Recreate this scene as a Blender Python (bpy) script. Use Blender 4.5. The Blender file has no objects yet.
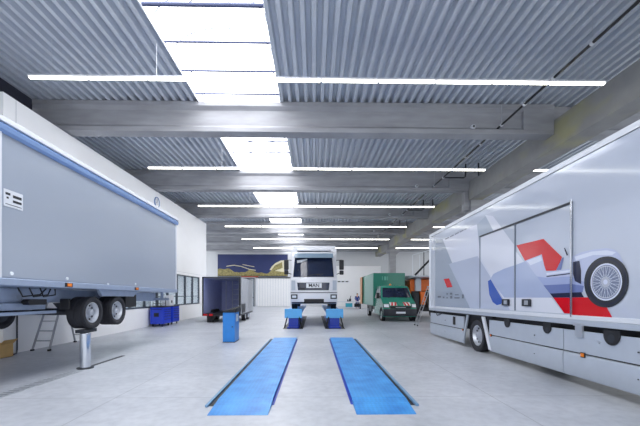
import bpy, math, random
from mathutils import Vector, Matrix
random.seed(7)
PI = math.pi
scn = bpy.context.scene
COL = scn.collection

# ------------------------------------------------------------------ materials
def lin(c):
    out = []
    for v in c:
        v = v / 255.0
        out.append(v / 12.92 if v <= .04045 else ((v + .055) / 1.055) ** 2.4)
    return (*out, 1.0)

MATS = {}
def pm(name, rgb, rough=.5, metal=0., var=.06, scale=6., bump=0., coat=0., spec=.5, stretch=None, trans=0.):
    """procedural principled material: the colour varies softly with a noise field"""
    if name in MATS: return MATS[name]
    m = bpy.data.materials.new(name); m.use_nodes = True
    nt = m.node_tree; b = nt.nodes['Principled BSDF']
    c = lin(rgb)
    tc = nt.nodes.new('ShaderNodeTexCoord')
    src = tc.outputs['Object']
    if stretch:
        mp = nt.nodes.new('ShaderNodeMapping'); mp.inputs['Scale'].default_value = stretch
        nt.links.new(src, mp.inputs['Vector']); src = mp.outputs['Vector']
    nz = nt.nodes.new('ShaderNodeTexNoise'); nz.inputs['Scale'].default_value = scale
    nz.inputs['Detail'].default_value = 5
    nt.links.new(src, nz.inputs['Vector'])
    mx = nt.nodes.new('ShaderNodeMix'); mx.data_type = 'RGBA'
    mx.inputs[6].default_value = tuple(v * (1 - var * 2) for v in c[:3]) + (1,)
    mx.inputs[7].default_value = tuple(min(1, v * (1 + var * 2)) for v in c[:3]) + (1,)
    nt.links.new(nz.outputs['Fac'], mx.inputs[0])
    nt.links.new(mx.outputs[2], b.inputs['Base Color'])
    b.inputs['Roughness'].default_value = rough
    b.inputs['Metallic'].default_value = metal
    b.inputs['Specular IOR Level'].default_value = spec
    b.inputs['Coat Weight'].default_value = coat
    b.inputs['Coat Roughness'].default_value = .05
    b.inputs['Transmission Weight'].default_value = trans
    if bump:
        bp = nt.nodes.new('ShaderNodeBump'); bp.inputs['Strength'].default_value = bump
        bp.inputs['Distance'].default_value = .02
        nt.links.new(nz.outputs['Fac'], bp.inputs['Height'])
        nt.links.new(bp.outputs['Normal'], b.inputs['Normal'])
    MATS[name] = m
    return m

def em(name, rgb, strength):
    if name in MATS: return MATS[name]
    m = bpy.data.materials.new(name); m.use_nodes = True
    nt = m.node_tree; nt.nodes.clear()
    o = nt.nodes.new('ShaderNodeOutputMaterial'); e = nt.nodes.new('ShaderNodeEmission')
    e.inputs['Color'].default_value = lin(rgb); e.inputs['Strength'].default_value = strength
    nt.links.new(e.outputs[0], o.inputs[0])
    MATS[name] = m
    return m

def floor_material():
    m = bpy.data.materials.new('polished_concrete'); m.use_nodes = True
    nt = m.node_tree; b = nt.nodes['Principled BSDF']; L = nt.links.new
    tc = nt.nodes.new('ShaderNodeTexCoord')
    n1 = nt.nodes.new('ShaderNodeTexNoise'); n1.inputs['Scale'].default_value = .55; n1.inputs['Detail'].default_value = 8
    n1.inputs['Roughness'].default_value = .62
    n2 = nt.nodes.new('ShaderNodeTexNoise'); n2.inputs['Scale'].default_value = 7; n2.inputs['Detail'].default_value = 6
    L(tc.outputs['Object'], n1.inputs['Vector']); L(tc.outputs['Object'], n2.inputs['Vector'])
    r1 = nt.nodes.new('ShaderNodeValToRGB')
    r1.color_ramp.elements[0].position = .28; r1.color_ramp.elements[0].color = lin((164, 169, 178))
    r1.color_ramp.elements[1].position = .72; r1.color_ramp.elements[1].color = lin((204, 207, 213))
    L(n1.outputs['Fac'], r1.inputs['Fac'])
    r2 = nt.nodes.new('ShaderNodeValToRGB')
    r2.color_ramp.elements[0].position = .3; r2.color_ramp.elements[0].color = (.86, .86, .87, 1)
    r2.color_ramp.elements[1].position = .6; r2.color_ramp.elements[1].color = (1, 1, 1, 1)
    L(n2.outputs['Fac'], r2.inputs['Fac'])
    mu = nt.nodes.new('ShaderNodeMix'); mu.data_type = 'RGBA'; mu.blend_type = 'MULTIPLY'; mu.inputs[0].default_value = 1
    L(r1.outputs[0], mu.inputs[6]); L(r2.outputs[0], mu.inputs[7])
    # sawn joints: lines along the hall every 6.2 m and across it every 6.7 m
    sx = nt.nodes.new('ShaderNodeSeparateXYZ'); L(tc.outputs['Object'], sx.inputs[0])
    def line(sock, off, period, half):
        a = nt.nodes.new('ShaderNodeMath'); a.operation = 'ADD'; a.inputs[1].default_value = off; L(sock, a.inputs[0])
        p = nt.nodes.new('ShaderNodeMath'); p.operation = 'PINGPONG'; p.inputs[1].default_value = period / 2; L(a.outputs[0], p.inputs[0])
        c = nt.nodes.new('ShaderNodeMath'); c.operation = 'LESS_THAN'; c.inputs[1].default_value = half; L(p.outputs[0], c.inputs[0])
        return c.outputs[0]
    la = line(sx.outputs['X'], 3.25, 6.2, .008); lb = line(sx.outputs['Y'], 1.0, 6.7, .008)
    mxm = nt.nodes.new('ShaderNodeMath'); mxm.operation = 'MAXIMUM'; L(la, mxm.inputs[0]); L(lb, mxm.inputs[1])
    sc_ = nt.nodes.new('ShaderNodeMath'); sc_.operation = 'MULTIPLY'; sc_.inputs[1].default_value = .45; L(mxm.outputs[0], sc_.inputs[0])
    mj = nt.nodes.new('ShaderNodeMix'); mj.data_type = 'RGBA'; mj.inputs[7].default_value = lin((95, 98, 104))
    L(sc_.outputs[0], mj.inputs[0]); L(mu.outputs[2], mj.inputs[6]); L(mj.outputs[2], b.inputs['Base Color'])
    rr = nt.nodes.new('ShaderNodeMapRange'); rr.inputs[3].default_value = .26; rr.inputs[4].default_value = .5
    L(n1.outputs['Fac'], rr.inputs[0]); L(rr.outputs[0], b.inputs['Roughness'])
    b.inputs['Specular IOR Level'].default_value = .45
    return m

def plate_material():
    """blue painted tread plate: small raised diamonds and scuffs"""
    m = bpy.data.materials.new('blue_tread_plate'); m.use_nodes = True
    nt = m.node_tree; b = nt.nodes['Principled BSDF']; L = nt.links.new
    tc = nt.nodes.new('ShaderNodeTexCoord')
    nz = nt.nodes.new('ShaderNodeTexNoise'); nz.inputs['Scale'].default_value = 3.; nz.inputs['Detail'].default_value = 8
    L(tc.outputs['Object'], nz.inputs['Vector'])
    rp = nt.nodes.new('ShaderNodeValToRGB')
    rp.color_ramp.elements[0].position = .3; rp.color_ramp.elements[0].color = lin((36, 124, 202))
    rp.color_ramp.elements[1].position = .75; rp.color_ramp.elements[1].color = lin((74, 166, 234))
    L(nz.outputs['Fac'], rp.inputs['Fac'])
    mp = nt.nodes.new('ShaderNodeMapping'); mp.inputs['Rotation'].default_value = (0, 0, PI / 4); mp.inputs['Scale'].default_value = (22, 22, 22)
    L(tc.outputs['Object'], mp.inputs['Vector'])
    ck = nt.nodes.new('ShaderNodeTexChecker'); ck.inputs['Scale'].default_value = 1
    L(mp.outputs[0], ck.inputs['Vector'])
    mu = nt.nodes.new('ShaderNodeMix'); mu.data_type = 'RGBA'; mu.blend_type = 'MULTIPLY'; mu.inputs[0].default_value = .14
    L(rp.outputs[0], mu.inputs[6]); L(ck.outputs['Color'], mu.inputs[7]); L(mu.outputs[2], b.inputs['Base Color'])
    ck.inputs['Color1'].default_value = (1, 1, 1, 1); ck.inputs['Color2'].default_value = (.3, .3, .35, 1)
    bp = nt.nodes.new('ShaderNodeBump'); bp.inputs['Strength'].default_value = .25; bp.inputs['Distance'].default_value = .01
    L(ck.outputs['Fac'], bp.inputs['Height']); L(bp.outputs[0], b.inputs['Normal'])
    b.inputs['Roughness'].default_value = .42
    return m

M_FLOOR = floor_material()
M_PLATE = plate_material()
M_DECK = pm('galvanised_deck', (196, 202, 212), .45, .05, .04, 2., stretch=(1, .15, 1))
M_CONC = pm('grey_concrete', (157, 158, 163), .8, 0, .16, 1.6, .15, stretch=(.6, .6, 3))
def girder_material():
    m = pm('stained_concrete', (148, 148, 148), .8, 0, .12, 1.6, .15).copy(); m.name = 'stained_girder_concrete'
    nt = m.node_tree; b = nt.nodes['Principled BSDF']; L = nt.links.new
    old = b.inputs['Base Color'].links[0].from_socket
    tc = nt.nodes.new('ShaderNodeTexCoord')
    mp = nt.nodes.new('ShaderNodeMapping'); mp.inputs['Scale'].default_value = (.5, .5, 1.1)
    L(tc.outputs['Object'], mp.inputs[0])
    n = nt.nodes.new('ShaderNodeTexNoise'); n.inputs['Scale'].default_value = .8; n.inputs['Detail'].default_value = 3
    L(mp.outputs[0], n.inputs['Vector'])
    r = nt.nodes.new('ShaderNodeMapRange'); r.inputs[1].default_value = .5; r.inputs[2].default_value = .68; r.inputs[4].default_value = .65
    L(n.outputs['Fac'], r.inputs[0])
    mx = nt.nodes.new('ShaderNodeMix'); mx.data_type = 'RGBA'; mx.inputs[7].default_value = lin((168, 163, 112))
    L(r.outputs[0], mx.inputs[0]); L(old, mx.inputs[6]); L(mx.outputs[2], b.inputs['Base Color'])
    return m
M_GIRD = girder_material()
M_WHITE = pm('white_wall_paint', (246, 246, 247), .6, 0, .015, 2.)
M_OFFWH = pm('pale_grey_wall', (206, 208, 212), .6, 0, .03, 1.)
M_BLACK = pm('black_plastic', (24, 25, 30), .5, 0, .1)
M_DARK = pm('dark_steel', (52, 55, 62), .45, .4, .08)
M_RUB = pm('tyre_rubber', (34, 35, 42), .65, 0, .12, 12, .1)
M_RIM = pm('silver_wheel', (200, 204, 212), .32, .6, .05)
M_ALU = pm('aluminium', (196, 200, 206), .34, .7, .05)
M_CHROME = pm('polished_cylinder', (214, 218, 226), .12, 1., .03)
M_STEELB = pm('grey_blue_steel', (158, 172, 196), .4, .3, .06)
M_SIDE = pm('grey_side_panel', (158, 167, 182), .3, .1, .02, .6, coat=.15)
M_CORN = pm('blue_reflection_cornice', (130, 160, 208), .25, .3, .03)  # blue reflection along the trailer cornice put into this colour
M_RAILW = pm('white_rail', (222, 226, 233), .35, .1, .02)
M_TRAIL = pm('silver_trailer_paint', (194, 201, 215), .1, .05, .015, .8, coat=.35)
M_SKIRT = pm('silver_skirt', (186, 194, 206), .35, .25, .03)
M_ORANGE = pm('orange_lens', (238, 128, 20), .3, 0, .05)
M_ORANGEP = pm('orange_paint', (238, 112, 30), .4, 0, .06)
M_RED = pm('red_lens', (214, 22, 30), .3, 0, .05)
M_TWHITE = pm('white_truck_paint', (226, 228, 234), .28, .05, .02, coat=.4)
M_GLASSD = pm('dark_windscreen', (26, 36, 62), .08, 0, .3, 2., coat=.5)
M_GLASS = pm('window_glass', (214, 226, 232), .02, 0, .01, trans=.92)
M_BLUE = pm('lift_blue', (44, 134, 216), .38, 0, .05)
M_LBLUE = pm('light_lift_blue', (92, 174, 236), .4, 0, .05)
M_DBLUE = pm('deep_lift_blue', (26, 58, 170), .38, 0, .08)
M_CAB = pm('cabinet_blue', (32, 66, 204), .35, 0, .06)
M_GREEN = pm('green_van_paint', (44, 140, 118), .25, 0, .04, coat=.4)
M_GREENB = pm('green_box_paint', (0, 124, 104), .28, 0, .04, coat=.4)
M_BROWN = pm('brown_door_edge', (190, 142, 108), .5, 0, .08)
M_CARD = pm('cardboard', (206, 170, 112), .8, 0, .08)
M_LAMP = pm('headlamp_glass', (232, 238, 244), .08, 0, .04, coat=.6)
M_LAV = pm('blue_grey_lining', (178, 186, 228), .45, 0, .08)
M_LAVL = pm('pale_blue_lining', (208, 214, 236), .4, 0, .08)
M_SKIN = pm('skin', (214, 168, 142), .55)
M_HAIR = pm('brown_hair', (50, 38, 30), .7)
M_WORK = pm('blue_workwear', (36, 66, 140), .8, 0, .1)
M_CYAN = pm('cyan_crate', (60, 176, 200), .4)
M_FRAME = pm('dark_window_frame', (78, 86, 98), .45, .3)
E_SKY = em('opal_skylight', (250, 251, 255), 5.2)
E_TUBE = em('fluorescent_tube', (255, 254, 240), 7.0)
E_WARM = em('warm_work_lamp', (255, 214, 150), 4.0)

# ------------------------------------------------------------------ geometry
class MB:
    def __init__(s): s.v = []; s.f = []; s.mi = []; s.mats = []
    def _m(s, m):
        if m not in s.mats: s.mats.append(m)
        return s.mats.index(m)
    def add(s, vs, fs, m):
        o = len(s.v); s.v += [tuple(p) for p in vs]; k = s._m(m)
        for f in fs: s.f.append(tuple(i + o for i in f)); s.mi.append(k)
        return s
    def box(s, x0, x1, y0, y1, z0, z1, m):
        vs = [(x, y, z) for z in (z0, z1) for y in (y0, y1) for x in (x0, x1)]
        return s.add(vs, [(0, 2, 3, 1), (4, 5, 7, 6), (0, 1, 5, 4), (2, 6, 7, 3), (0, 4, 6, 2), (1, 3, 7, 5)], m)
    def prism(s, poly, axis, a0, a1, m):
        """closed outline pushed along an axis: x: (y,z)  y: (x,z)  z: (x,y)"""
        def P(p, a):
            return (a, p[0], p[1]) if axis == 'x' else (p[0], a, p[1]) if axis == 'y' else (p[0], p[1], a)
        n = len(poly); vs = [P(p, a0) for p in poly] + [P(p, a1) for p in poly]
        fs = [tuple(range(n - 1, -1, -1)), tuple(range(n, 2 * n))] + [(i, (i + 1) % n, n + (i + 1) % n, n + i) for i in range(n)]
        return s.add(vs, fs, m)
    def cyl(s, p0, p1, r, m, seg=16, r1=None, cap=True):
        p0 = Vector(p0); p1 = Vector(p1); d = (p1 - p0).normalized()
        a = d.orthogonal().normalized(); b = d.cross(a); r1 = r if r1 is None else r1
        vs = []
        for p, q in ((p0, r), (p1, r1)):
            for i in range(seg):
                t = 2 * PI * i / seg; vs.append(p + (a * math.cos(t) + b * math.sin(t)) * q)
        fs = [(i, (i + 1) % seg, seg + (i + 1) % seg, seg + i) for i in range(seg)]
        if cap: fs += [tuple(range(seg - 1, -1, -1)), tuple(range(seg, 2 * seg))]
        return s.add(vs, fs, m)
    def bar(s, p0, p1, w, h, m, up=(0, 0, 1)):
        """rectangular bar between two points"""
        p0 = Vector(p0); p1 = Vector(p1); d = (p1 - p0).normalized(); u = Vector(up)
        a = d.cross(u)
        if a.length < 1e-4: a = d.orthogonal()
        a.normalize(); b = a.cross(d).normalized()
        vs = [p + a * (i * w / 2) + b * (j * h / 2) for p in (p0, p1) for i, j in ((-1, -1), (1, -1), (1, 1), (-1, 1))]
        return s.add(vs, [(3, 2, 1, 0), (4, 5, 6, 7), (0, 1, 5, 4), (1, 2, 6, 5), (2, 3, 7, 6), (3, 0, 4, 7)], m)
    def tube(s, pts, r, m, seg=8):
        pts = [Vector(p) for p in pts]; n = len(pts); vs = []
        ref = Vector((.13, .29, .95))
        for i, p in enumerate(pts):
            d = (pts[min(i + 1, n - 1)] - pts[max(i - 1, 0)]).normalized()
            a = d.cross(ref).normalized(); b = d.cross(a)
            vs += [p + (a * math.cos(2 * PI * k / seg) + b * math.sin(2 * PI * k / seg)) * r for k in range(seg)]
        fs = [(i * seg + k, i * seg + (k + 1) % seg, (i + 1) * seg + (k + 1) % seg, (i + 1) * seg + k) for i in range(n - 1) for k in range(seg)]
        fs += [tuple(range(seg - 1, -1, -1)), tuple(range((n - 1) * seg, n * seg))]
        return s.add(vs, fs, m)
    def lathe(s, prof, c, axis, m, seg=32):
        """prof: (radius, offset along the axis)"""
        vs = []; n = len(prof)
        for r, t in prof:
            for k in range(seg):
                a = 2 * PI * k / seg; u, w = r * math.cos(a), r * math.sin(a)
                vs.append((c[0] + t, c[1] + u, c[2] + w) if axis == 'x' else (c[0] + u, c[1] + t, c[2] + w) if axis == 'y' else (c[0] + u, c[1] + w, c[2] + t))
        fs = [(i * seg + k, i * seg + (k + 1) % seg, (i + 1) * seg + (k + 1) % seg, (i + 1) * seg + k) for i in range(n - 1) for k in range(seg)]
        return s.add(vs, fs, m)
    def poly(s, pts, m): return s.add(pts, [tuple(range(len(pts)))], m)
    def build(s, name, parent=None, bevel=0., at=None, seg=2):
        off = Vector((0, 0, 0))
        if parent is not None:
            p = parent
            while p is not None: off += p.location; p = p.parent
        elif at is not None: off = Vector(at)
        me = bpy.data.meshes.new(name)
        me.from_pydata([tuple(Vector(v) - off) for v in s.v], [], s.f)
        for m in s.mats: me.materials.append(m)
        me.polygons.foreach_set('material_index', s.mi)
        me.polygons.foreach_set('use_smooth', [True] * len(me.polygons))
        me.validate(); me.update()
        me.set_sharp_from_angle(angle=math.radians(32))
        o = bpy.data.objects.new(name, me); COL.objects.link(o)
        if parent is not None: o.parent = parent
        elif at is not None: o.location = at
        if bevel:
            b = o.modifiers.new('b', 'BEVEL'); b.width = bevel; b.segments = seg; b.limit_method = 'ANGLE'; b.angle_limit = math.radians(40)
            b.harden_normals = False
        return o

def tag(o, label=None, cat=None, group=None, kind=None):
    if label: o['label'] = label
    if cat: o['category'] = cat
    if group: o['group'] = group
    if kind: o['kind'] = kind
    return o
def thing(name, loc, label, cat, group=None, kind=None):
    o = bpy.data.objects.new(name, None); COL.objects.link(o); o.location = loc; o.empty_display_size = .2
    return tag(o, label, cat, group, kind)
def kids(o): return [c for c in bpy.data.objects if c.parent == o]
def copy_tree(o, parent=None):
    c = o.copy(); COL.objects.link(c)
    if parent is not None: c.parent = parent
    for k in kids(o): copy_tree(k, c)
    return c
def struct(o, label, cat, group=None): return tag(o, label, cat, group, 'structure')
def setlabel(o, label):
    o['label'] = label; return o

# ------------------------------------------------------------------ dimensions of the hall
WX = -8.6             # face of the office block on one side
DZ = 8.4              # underside of the roof deck
BZ = 7.35             # underside of the roof beams
BY = [-1.1, 5.6, 12.3, 19.0, 25.7, 32.4, 39.1, 45.8]
YB = 47.6             # back wall
SX0, SX1 = -4.0, -1.17   # skylight strip
GX0, GX1 = 8.5, 9.2       # long girder
XL, XR = -15.0, 21.0
Y0 = -4.5

# ------------------------------------------------------------------ shell
struct(MB().box(XL, XR, Y0, YB + .3, -.25, 0, M_FLOOR).build('floor'), 'polished pale grey concrete hall floor with sawn joints', 'floor')

def deck(x0, x1, name, label, ya=Y0, yb=YB + .2):
    pitch = .28; pts = []
    n = int(round((x1 - x0) / pitch)); p = (x1 - x0) / n
    for i in range(n):
        x = x0 + i * p
        pts += [(x, DZ), (x + .36 * p, DZ), (x + .5 * p, DZ + .17), (x + .86 * p, DZ + .17)]
    pts.append((x1, DZ))
    k = len(pts); vs = [(x, y, z) for y in (ya, yb) for x, z in pts]
    fs = [(i, i + 1, k + i + 1, k + i) for i in range(k - 1)]
    mb = MB().add(vs, fs, M_DECK)
    mb.box(x0, x1, ya, yb, DZ + .18, DZ + .32, M_OFFWH)
    struct(mb.build(name), label, 'ceiling')
deck(-9.7, SX0, 'ceiling', 'ribbed metal roof deck above the grey box trailer, ending at a wall top coloured dark for shade', Y0, 12.3)
deck(XL, SX0, 'ceiling.002', 'ribbed metal roof deck between the skylight strip and the white office wall', 12.3)
deck(SX1, XR, 'ceiling.001', 'ribbed metal roof deck on the trailer side of the skylight strip')

# skylight: a long opal barrel vault with aluminium cross bars
sky = thing('skylight', ((SX0 + SX1) / 2, 20, DZ), 'long opal skylight strip with cross bars running through the ribbed roof', 'skylight', kind='structure')
cxs, hws = (SX0 + SX1) / 2, (SX1 - SX0) / 2
def vault(y0, y1, m, rise=.75, r=1.0, n=16):
    vs = []
    for y in (y0, y1):
        for i in range(n + 1):
            a = PI * i / n; vs.append((cxs - hws * r * math.cos(a), y, DZ + .1 + rise * r * math.sin(a)))
    return MB().add(vs, [(i, i + 1, n + 2 + i, n + 1 + i) for i in range(n)], m)
vault(Y0, YB + .2, E_SKY).build('opal_vault', sky)
for s, x in ((-1, SX0), (1, SX1)):
    MB().box(x - .03 if s < 0 else x, x if s < 0 else x + .03, Y0, YB + .2, DZ - .02, DZ + .1, M_RAILW).build('curb', sky)
M_BAR = pm('skylight_bar', (74, 82, 112), .5, .2)
M_RIB = pm('skylight_rib', (120, 126, 138), .5, .2)
y = 5.71 - 6.0; k = 0
while y < YB:
    if min(abs(y - b) for b in BY) > .32:
        MB().cyl((SX0, y, DZ + .06), (SX1, y, DZ + .06), .03 if k != 7 else .05, M_BAR, 10).build('cross_bar', sky)
        if y < 20:
            pts = [(cxs - hws * .985 * math.cos(PI * i / 14), y + .5, DZ + .09 + .75 * .985 * math.sin(PI * i / 14)) for i in range(15)]
            MB().tube(pts, .02, M_RIB, 6).build('vault_rib', sky)
    y += 1.2; k += 1
op = MB(); op.bar((-2.9, 8.1, DZ + .1), (-2.75, 8.6, DZ + .85), .03, .03, M_DARK); op.bar((-2.0, 8.1, DZ + .1), (-1.95, 8.6, DZ + .85), .03, .03, M_DARK)
op.bar((-2.75, 8.6, DZ + .85), (-1.95, 8.6, DZ + .85), .03, .03, M_DARK)
op.build('opener', sky)

# concrete roof beams with an I-shaped section, and the right-hand bay's beams beyond the girder
ORD = ['', 'unseen', 'first', 'second', 'third', 'fourth', 'fifth', 'sixth']
def ibeam(x0, x1, y, zt=DZ):
    t = .24; w = .13; m = MB()
    prof = [(y - t, BZ), (y + t, BZ), (y + t, BZ + .16), (y + w, BZ + .26), (y + w, zt - .26), (y + t + .02, zt - .16), (y + t + .02, zt),
            (y - t - .02, zt), (y - t - .02, zt - .16), (y - w, zt - .26), (y - w, BZ + .26), (y - t, BZ + .16)]
    m.prism(prof, 'x', x0, x1, M_CONC)
    return m
for i, y in enumerate(BY):
    if y > 3:
        m = ibeam(XL + .2 if y > 12 else -9.7, GX0, y)
        m.box(GX0, GX1, y - .12, y + .12, 7.86, DZ, M_CONC)
        # thickened end block where the beam meets the girder
        m.box(GX0 - 1.1, GX0 - .002, y - .245, y + .245, BZ + .12, DZ - .12, M_CONC)
        o = m.build('concrete_beam', at=(0, y, BZ), bevel=.012)
        struct(o, ('deep grey concrete roof beam in front of the camera position, above the blue lift platforms' if i == 1 else
               '%s deep concrete roof beam ahead, counted from the blue lift platforms towards the gate' % ORD[i]), 'roof beam', 'concrete roof beams across the hall')
    if y > 9:
        o = ibeam(GX1, XR, y).build('concrete_beam', at=(GX1 + 4, y, BZ))
        struct(o, 'concrete beam beyond the long girder, in line with the %s main roof beam' % ORD[i], 'roof beam', 'beams of the side bay')
g = MB().box(GX0, GX1, Y0, YB, 6.85, 7.85, M_GIRD)
struct(g.build('concrete_girder', at=(8.9, 20, 6.85), bevel=.015), 'long stained concrete girder running along the hall above the silver trailer', 'girder')
for j, y in enumerate((19.0, 39.1)):
    m = MB().box(8.55, 9.25, y - .35, y + .35, 0, 6.85, M_CONC)
    m.prism([(9.25, 6.1), (9.7, 6.5), (9.7, 6.84), (9.25, 6.84)], 'y', y - .34, y + .34, M_CONC)
    m.box(8.28, 8.6, y - .2, y + .2, 6.3, BZ, M_CONC)
    struct(m.build('concrete_column', at=(8.9, y, 0), bevel=.015),
           ('square concrete column behind the silver trailer under the second beam', 'square concrete column rising behind the green box van')[j], 'column', 'columns under the girder')

# back wall, partition
struct(MB().box(XL, XR, YB, YB + .25, 0, DZ + .2, M_OFFWH).build('wall_back'), 'pale grey back wall of the hall', 'wall')
struct(MB().box(1.6, 8.0, 41.2, 41.45, 0, 5.05, M_WHITE).box(1.6, 8.0, 41.17, 41.48, 5.05, 5.1, M_OFFWH).build('wall_partition'), 'low white partition wall behind the white truck and the workbench', 'wall')

# office block on one side with a ribbon of windows
WY0, WY1, WT = 9.7, 27.7, 7.3
VY0, VY1, VZ0, VZ1 = 12.2, 26.0, .98, 2.95
w = MB()
w.box(WX - .3, WX, WY0, WY1, 0, VZ0, M_WHITE); w.box(WX - .3, WX, WY0, WY1, VZ1, WT, M_WHITE)
w.box(WX - .3, WX, WY0, VY0, VZ0, VZ1, M_WHITE); w.box(WX - .3, WX, VY1, WY1, VZ0, VZ1, M_WHITE)
w.box(WX - 4.5, WX - .3, WY0, WY0 + .2, 0, WT, M_WHITE); w.box(WX - 4.5, WX - .3, WY1 - .2, WY1, 0, WT, M_WHITE)
w.box(WX - 4.5, WX - .3, WY0 + .2, WY1 - .2, WT - .2, WT, M_WHITE)
w.box(WX - 4.5, WX - 4.3, WY0 + .2, WY1 - .2, 0, WT - .2, M_OFFWH); w.box(WX - 4.3, WX - .3, WY0 + .2, WY1 - .2, 3.1, 3.2, M_OFFWH)
wl = struct(w.build('wall_left'), 'tall white office block wall with a ribbon of dark framed windows', 'wall')
MB().box(WX, WX + .004, WY0, WY1, 3.12, 3.14, M_OFFWH).box(WX, WX + .004, 10.1, 10.12, 0, WT, M_OFFWH).build('panel_joint', wl)
NP = 10; ps = (VY1 - VY0) / NP
wnd = thing('window_1', (WX, (VY0 + VY1) / 2, VZ0), 'ribbon of dark framed office windows in the white wall', 'window', kind='structure')
fr = MB()
for zz in (VZ0, VZ1 - .07): fr.box(WX - .1, WX + .02, VY0, VY1, zz, zz + .07, M_FRAME)
for i in range(NP + 1):
    yy = VY0 + i * ps; fr.box(WX - .098, WX + .022, max(VY0, yy - .04), min(VY1, yy + .04), VZ0, VZ1, M_FRAME)
fr.box(WX - .096, WX + .015, VY0, VY1, VZ0 + .55, VZ0 + .59, M_FRAME)
fr.build('window_frame', wnd)
for i in range(NP):
    MB().box(WX - .06, WX - .05, VY0 + i * ps + .04, VY0 + (i + 1) * ps - .04, VZ0 + .07, VZ1 - .07, M_GLASS).build('pane', wnd)

fas = struct(MB().box(-9.85, -9.7, Y0, WY0 - .002, 0, WT, M_OFFWH).build('wall_side'), 'grey side wall set back beside the office block', 'wall')
MB().box(-9.85, -9.7, Y0, 12.05, WT + .005, DZ + .1, pm('wall_shade_dark', (58, 60, 74), .7)).build('shaded_wall_top', fas)  # shade on the upper wall put in as a dark colour
for yy in (13.6, 17.0, 20.4, 23.8):
    MB().box(WX - 2.6, WX - 1.4, yy, yy + 1.2, 3.05, 3.09, em('added_office_glow', (250, 252, 255), 12.0)).build('added_office_glow', wl)  # glowing panels added to brighten the rooms behind the panes
# wall clock
ck = thing('wall_clock', (WX, 19.0, 6.7), 'small round clock high on the white office wall', 'clock')
MB().lathe([(.0, .03), (.25, .03)], (WX + .002, 19, 6.7), 'x', M_TWHITE, 32).build('clock_face', ck)
MB().lathe([(.25, 0), (.29, .0), (.29, .05), (.25, .05), (.25, .0)], (WX + .002, 19, 6.7), 'x', M_CORN, 32).build('rim', ck)
MB().bar((WX + .038, 19, 6.7), (WX + .038, 19.0, 6.9), .02, .008, M_BLACK, (1, 0, 0)).bar((WX + .038, 19, 6.7), (WX + .038, 18.87, 6.66), .02, .008, M_BLACK, (1, 0, 0)).build('hand', ck)

# ------------------------------------------------------------------ strip lights
def strip_light(x0, x1, y, z, n, label, group, hang=True):
    t = thing('strip_light', ((x0 + x1) / 2, y, z), label, 'ceiling light', group)
    MB().box(x0, x1, y - .045, y + .045, z + .01, z + .06, M_TWHITE).build('housing', t)
    L = (x1 - x0) / n
    for i in range(n):
        a, b = x0 + i * L + .03, x0 + (i + 1) * L - .03
        MB().prism([(y - .045, z + .01), (y + .045, z + .01), (y + .035, z - .035), (y - .035, z - .035)], 'x', a, b, E_TUBE).build('tube', t)
    if hang:
        k = max(2, int((x1 - x0) / 3.6))
        for i in range(k + 1):
            x = x0 + .6 + (x1 - x0 - 1.2) * i / k
            if SX0 - .05 < x < SX1 + .05: x = SX0 - .15 if x < cxs else SX1 + .15
            MB().cyl((x, y, z + .06), (x, y, DZ - .004), .007, M_ALU, 6).build('hanging_wire', t)
    return t
LZ = 7.38
where = ['in front of the first roof beam', 'between the first and second roof beams', 'between the second and third roof beams',
         'between the third and fourth roof beams', 'between the fourth and fifth roof beams', 'between the fifth and sixth roof beams']
for k in range(6):
    strip_light(-7.47, 7.85, 9.17 if k == 0 else 8.95 + 6.7 * k, LZ, 10, 'long suspended fluorescent strip light across the hall, ' + where[k], 'suspended strip lights')
    if k: strip_light(9.9, 18.5, 8.95 + 6.7 * k, LZ, 6, 'strip light beyond the long girder, ' + where[k], 'strip lights of the side bay')

# conduit under the deck
cz, cx_ = 7.56, 6.5
for k in range(5):
    y0, y1 = BY[1 + k] + .14, BY[2 + k] - .14
    t = thing('conduit', (cx_, y0, cz), 'black cable conduit under the roof deck, ' + where[k], 'conduit', 'black conduit runs under the roof')
    MB().cyl((cx_, y0, cz), (cx_, y1, cz), .035, M_BLACK, 10).build('pipe', t)
    yy = y0 + .9
    while yy < y1 - .2:
        MB().lathe([(.055, -.035), (.055, .035), (.036, .035), (.036, -.035), (.055, -.035)], (cx_, yy, cz), 'y', M_TWHITE, 12).build('clamp', t)
        MB().cyl((cx_, yy, cz + .05), (cx_, yy, DZ - .004), .006, M_ALU, 6).build('hanger', t)
        yy += 1.3
    if k in (1, 2, 3):
        MB().tube([(cx_ + .04, y1 - 1.6, cz), (cx_ + 1.05, y1 - 1.6, cz), (cx_ + 1.13, y1 - 1.6, cz + .06), (cx_ + 1.15, y1 - 1.6, cz + .7)], .035, M_BLACK, 10).build('branch_pipe', t)
        MB().cyl((cx_ + 1.8, y1 - 1.6, cz + .1), (cx_ + 1.8, y1 - 1.6, cz + .75), .035, M_BLACK, 10).build('stub_pipe', t)
for k in range(4):
    y = BY[2 + k]
    t = thing('sensor', (5.62, y - .13, 7.6), 'small round white sensor on the side of the %s roof beam' % ORD[2 + k], 'sensor', 'round sensors on the beams')
    MB().lathe([(0, -.14), (.06, -.14), (.085, -.1), (.085, 0), (0, 0)], (5.62, y - .131, 7.6), 'y', M_TWHITE, 20).build('housing', t)
    MB().lathe([(0, -.16), (.035, -.155), (.04, -.14)], (5.62, y - .131, 7.6), 'y', M_DARK, 16).build('lens', t)

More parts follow.
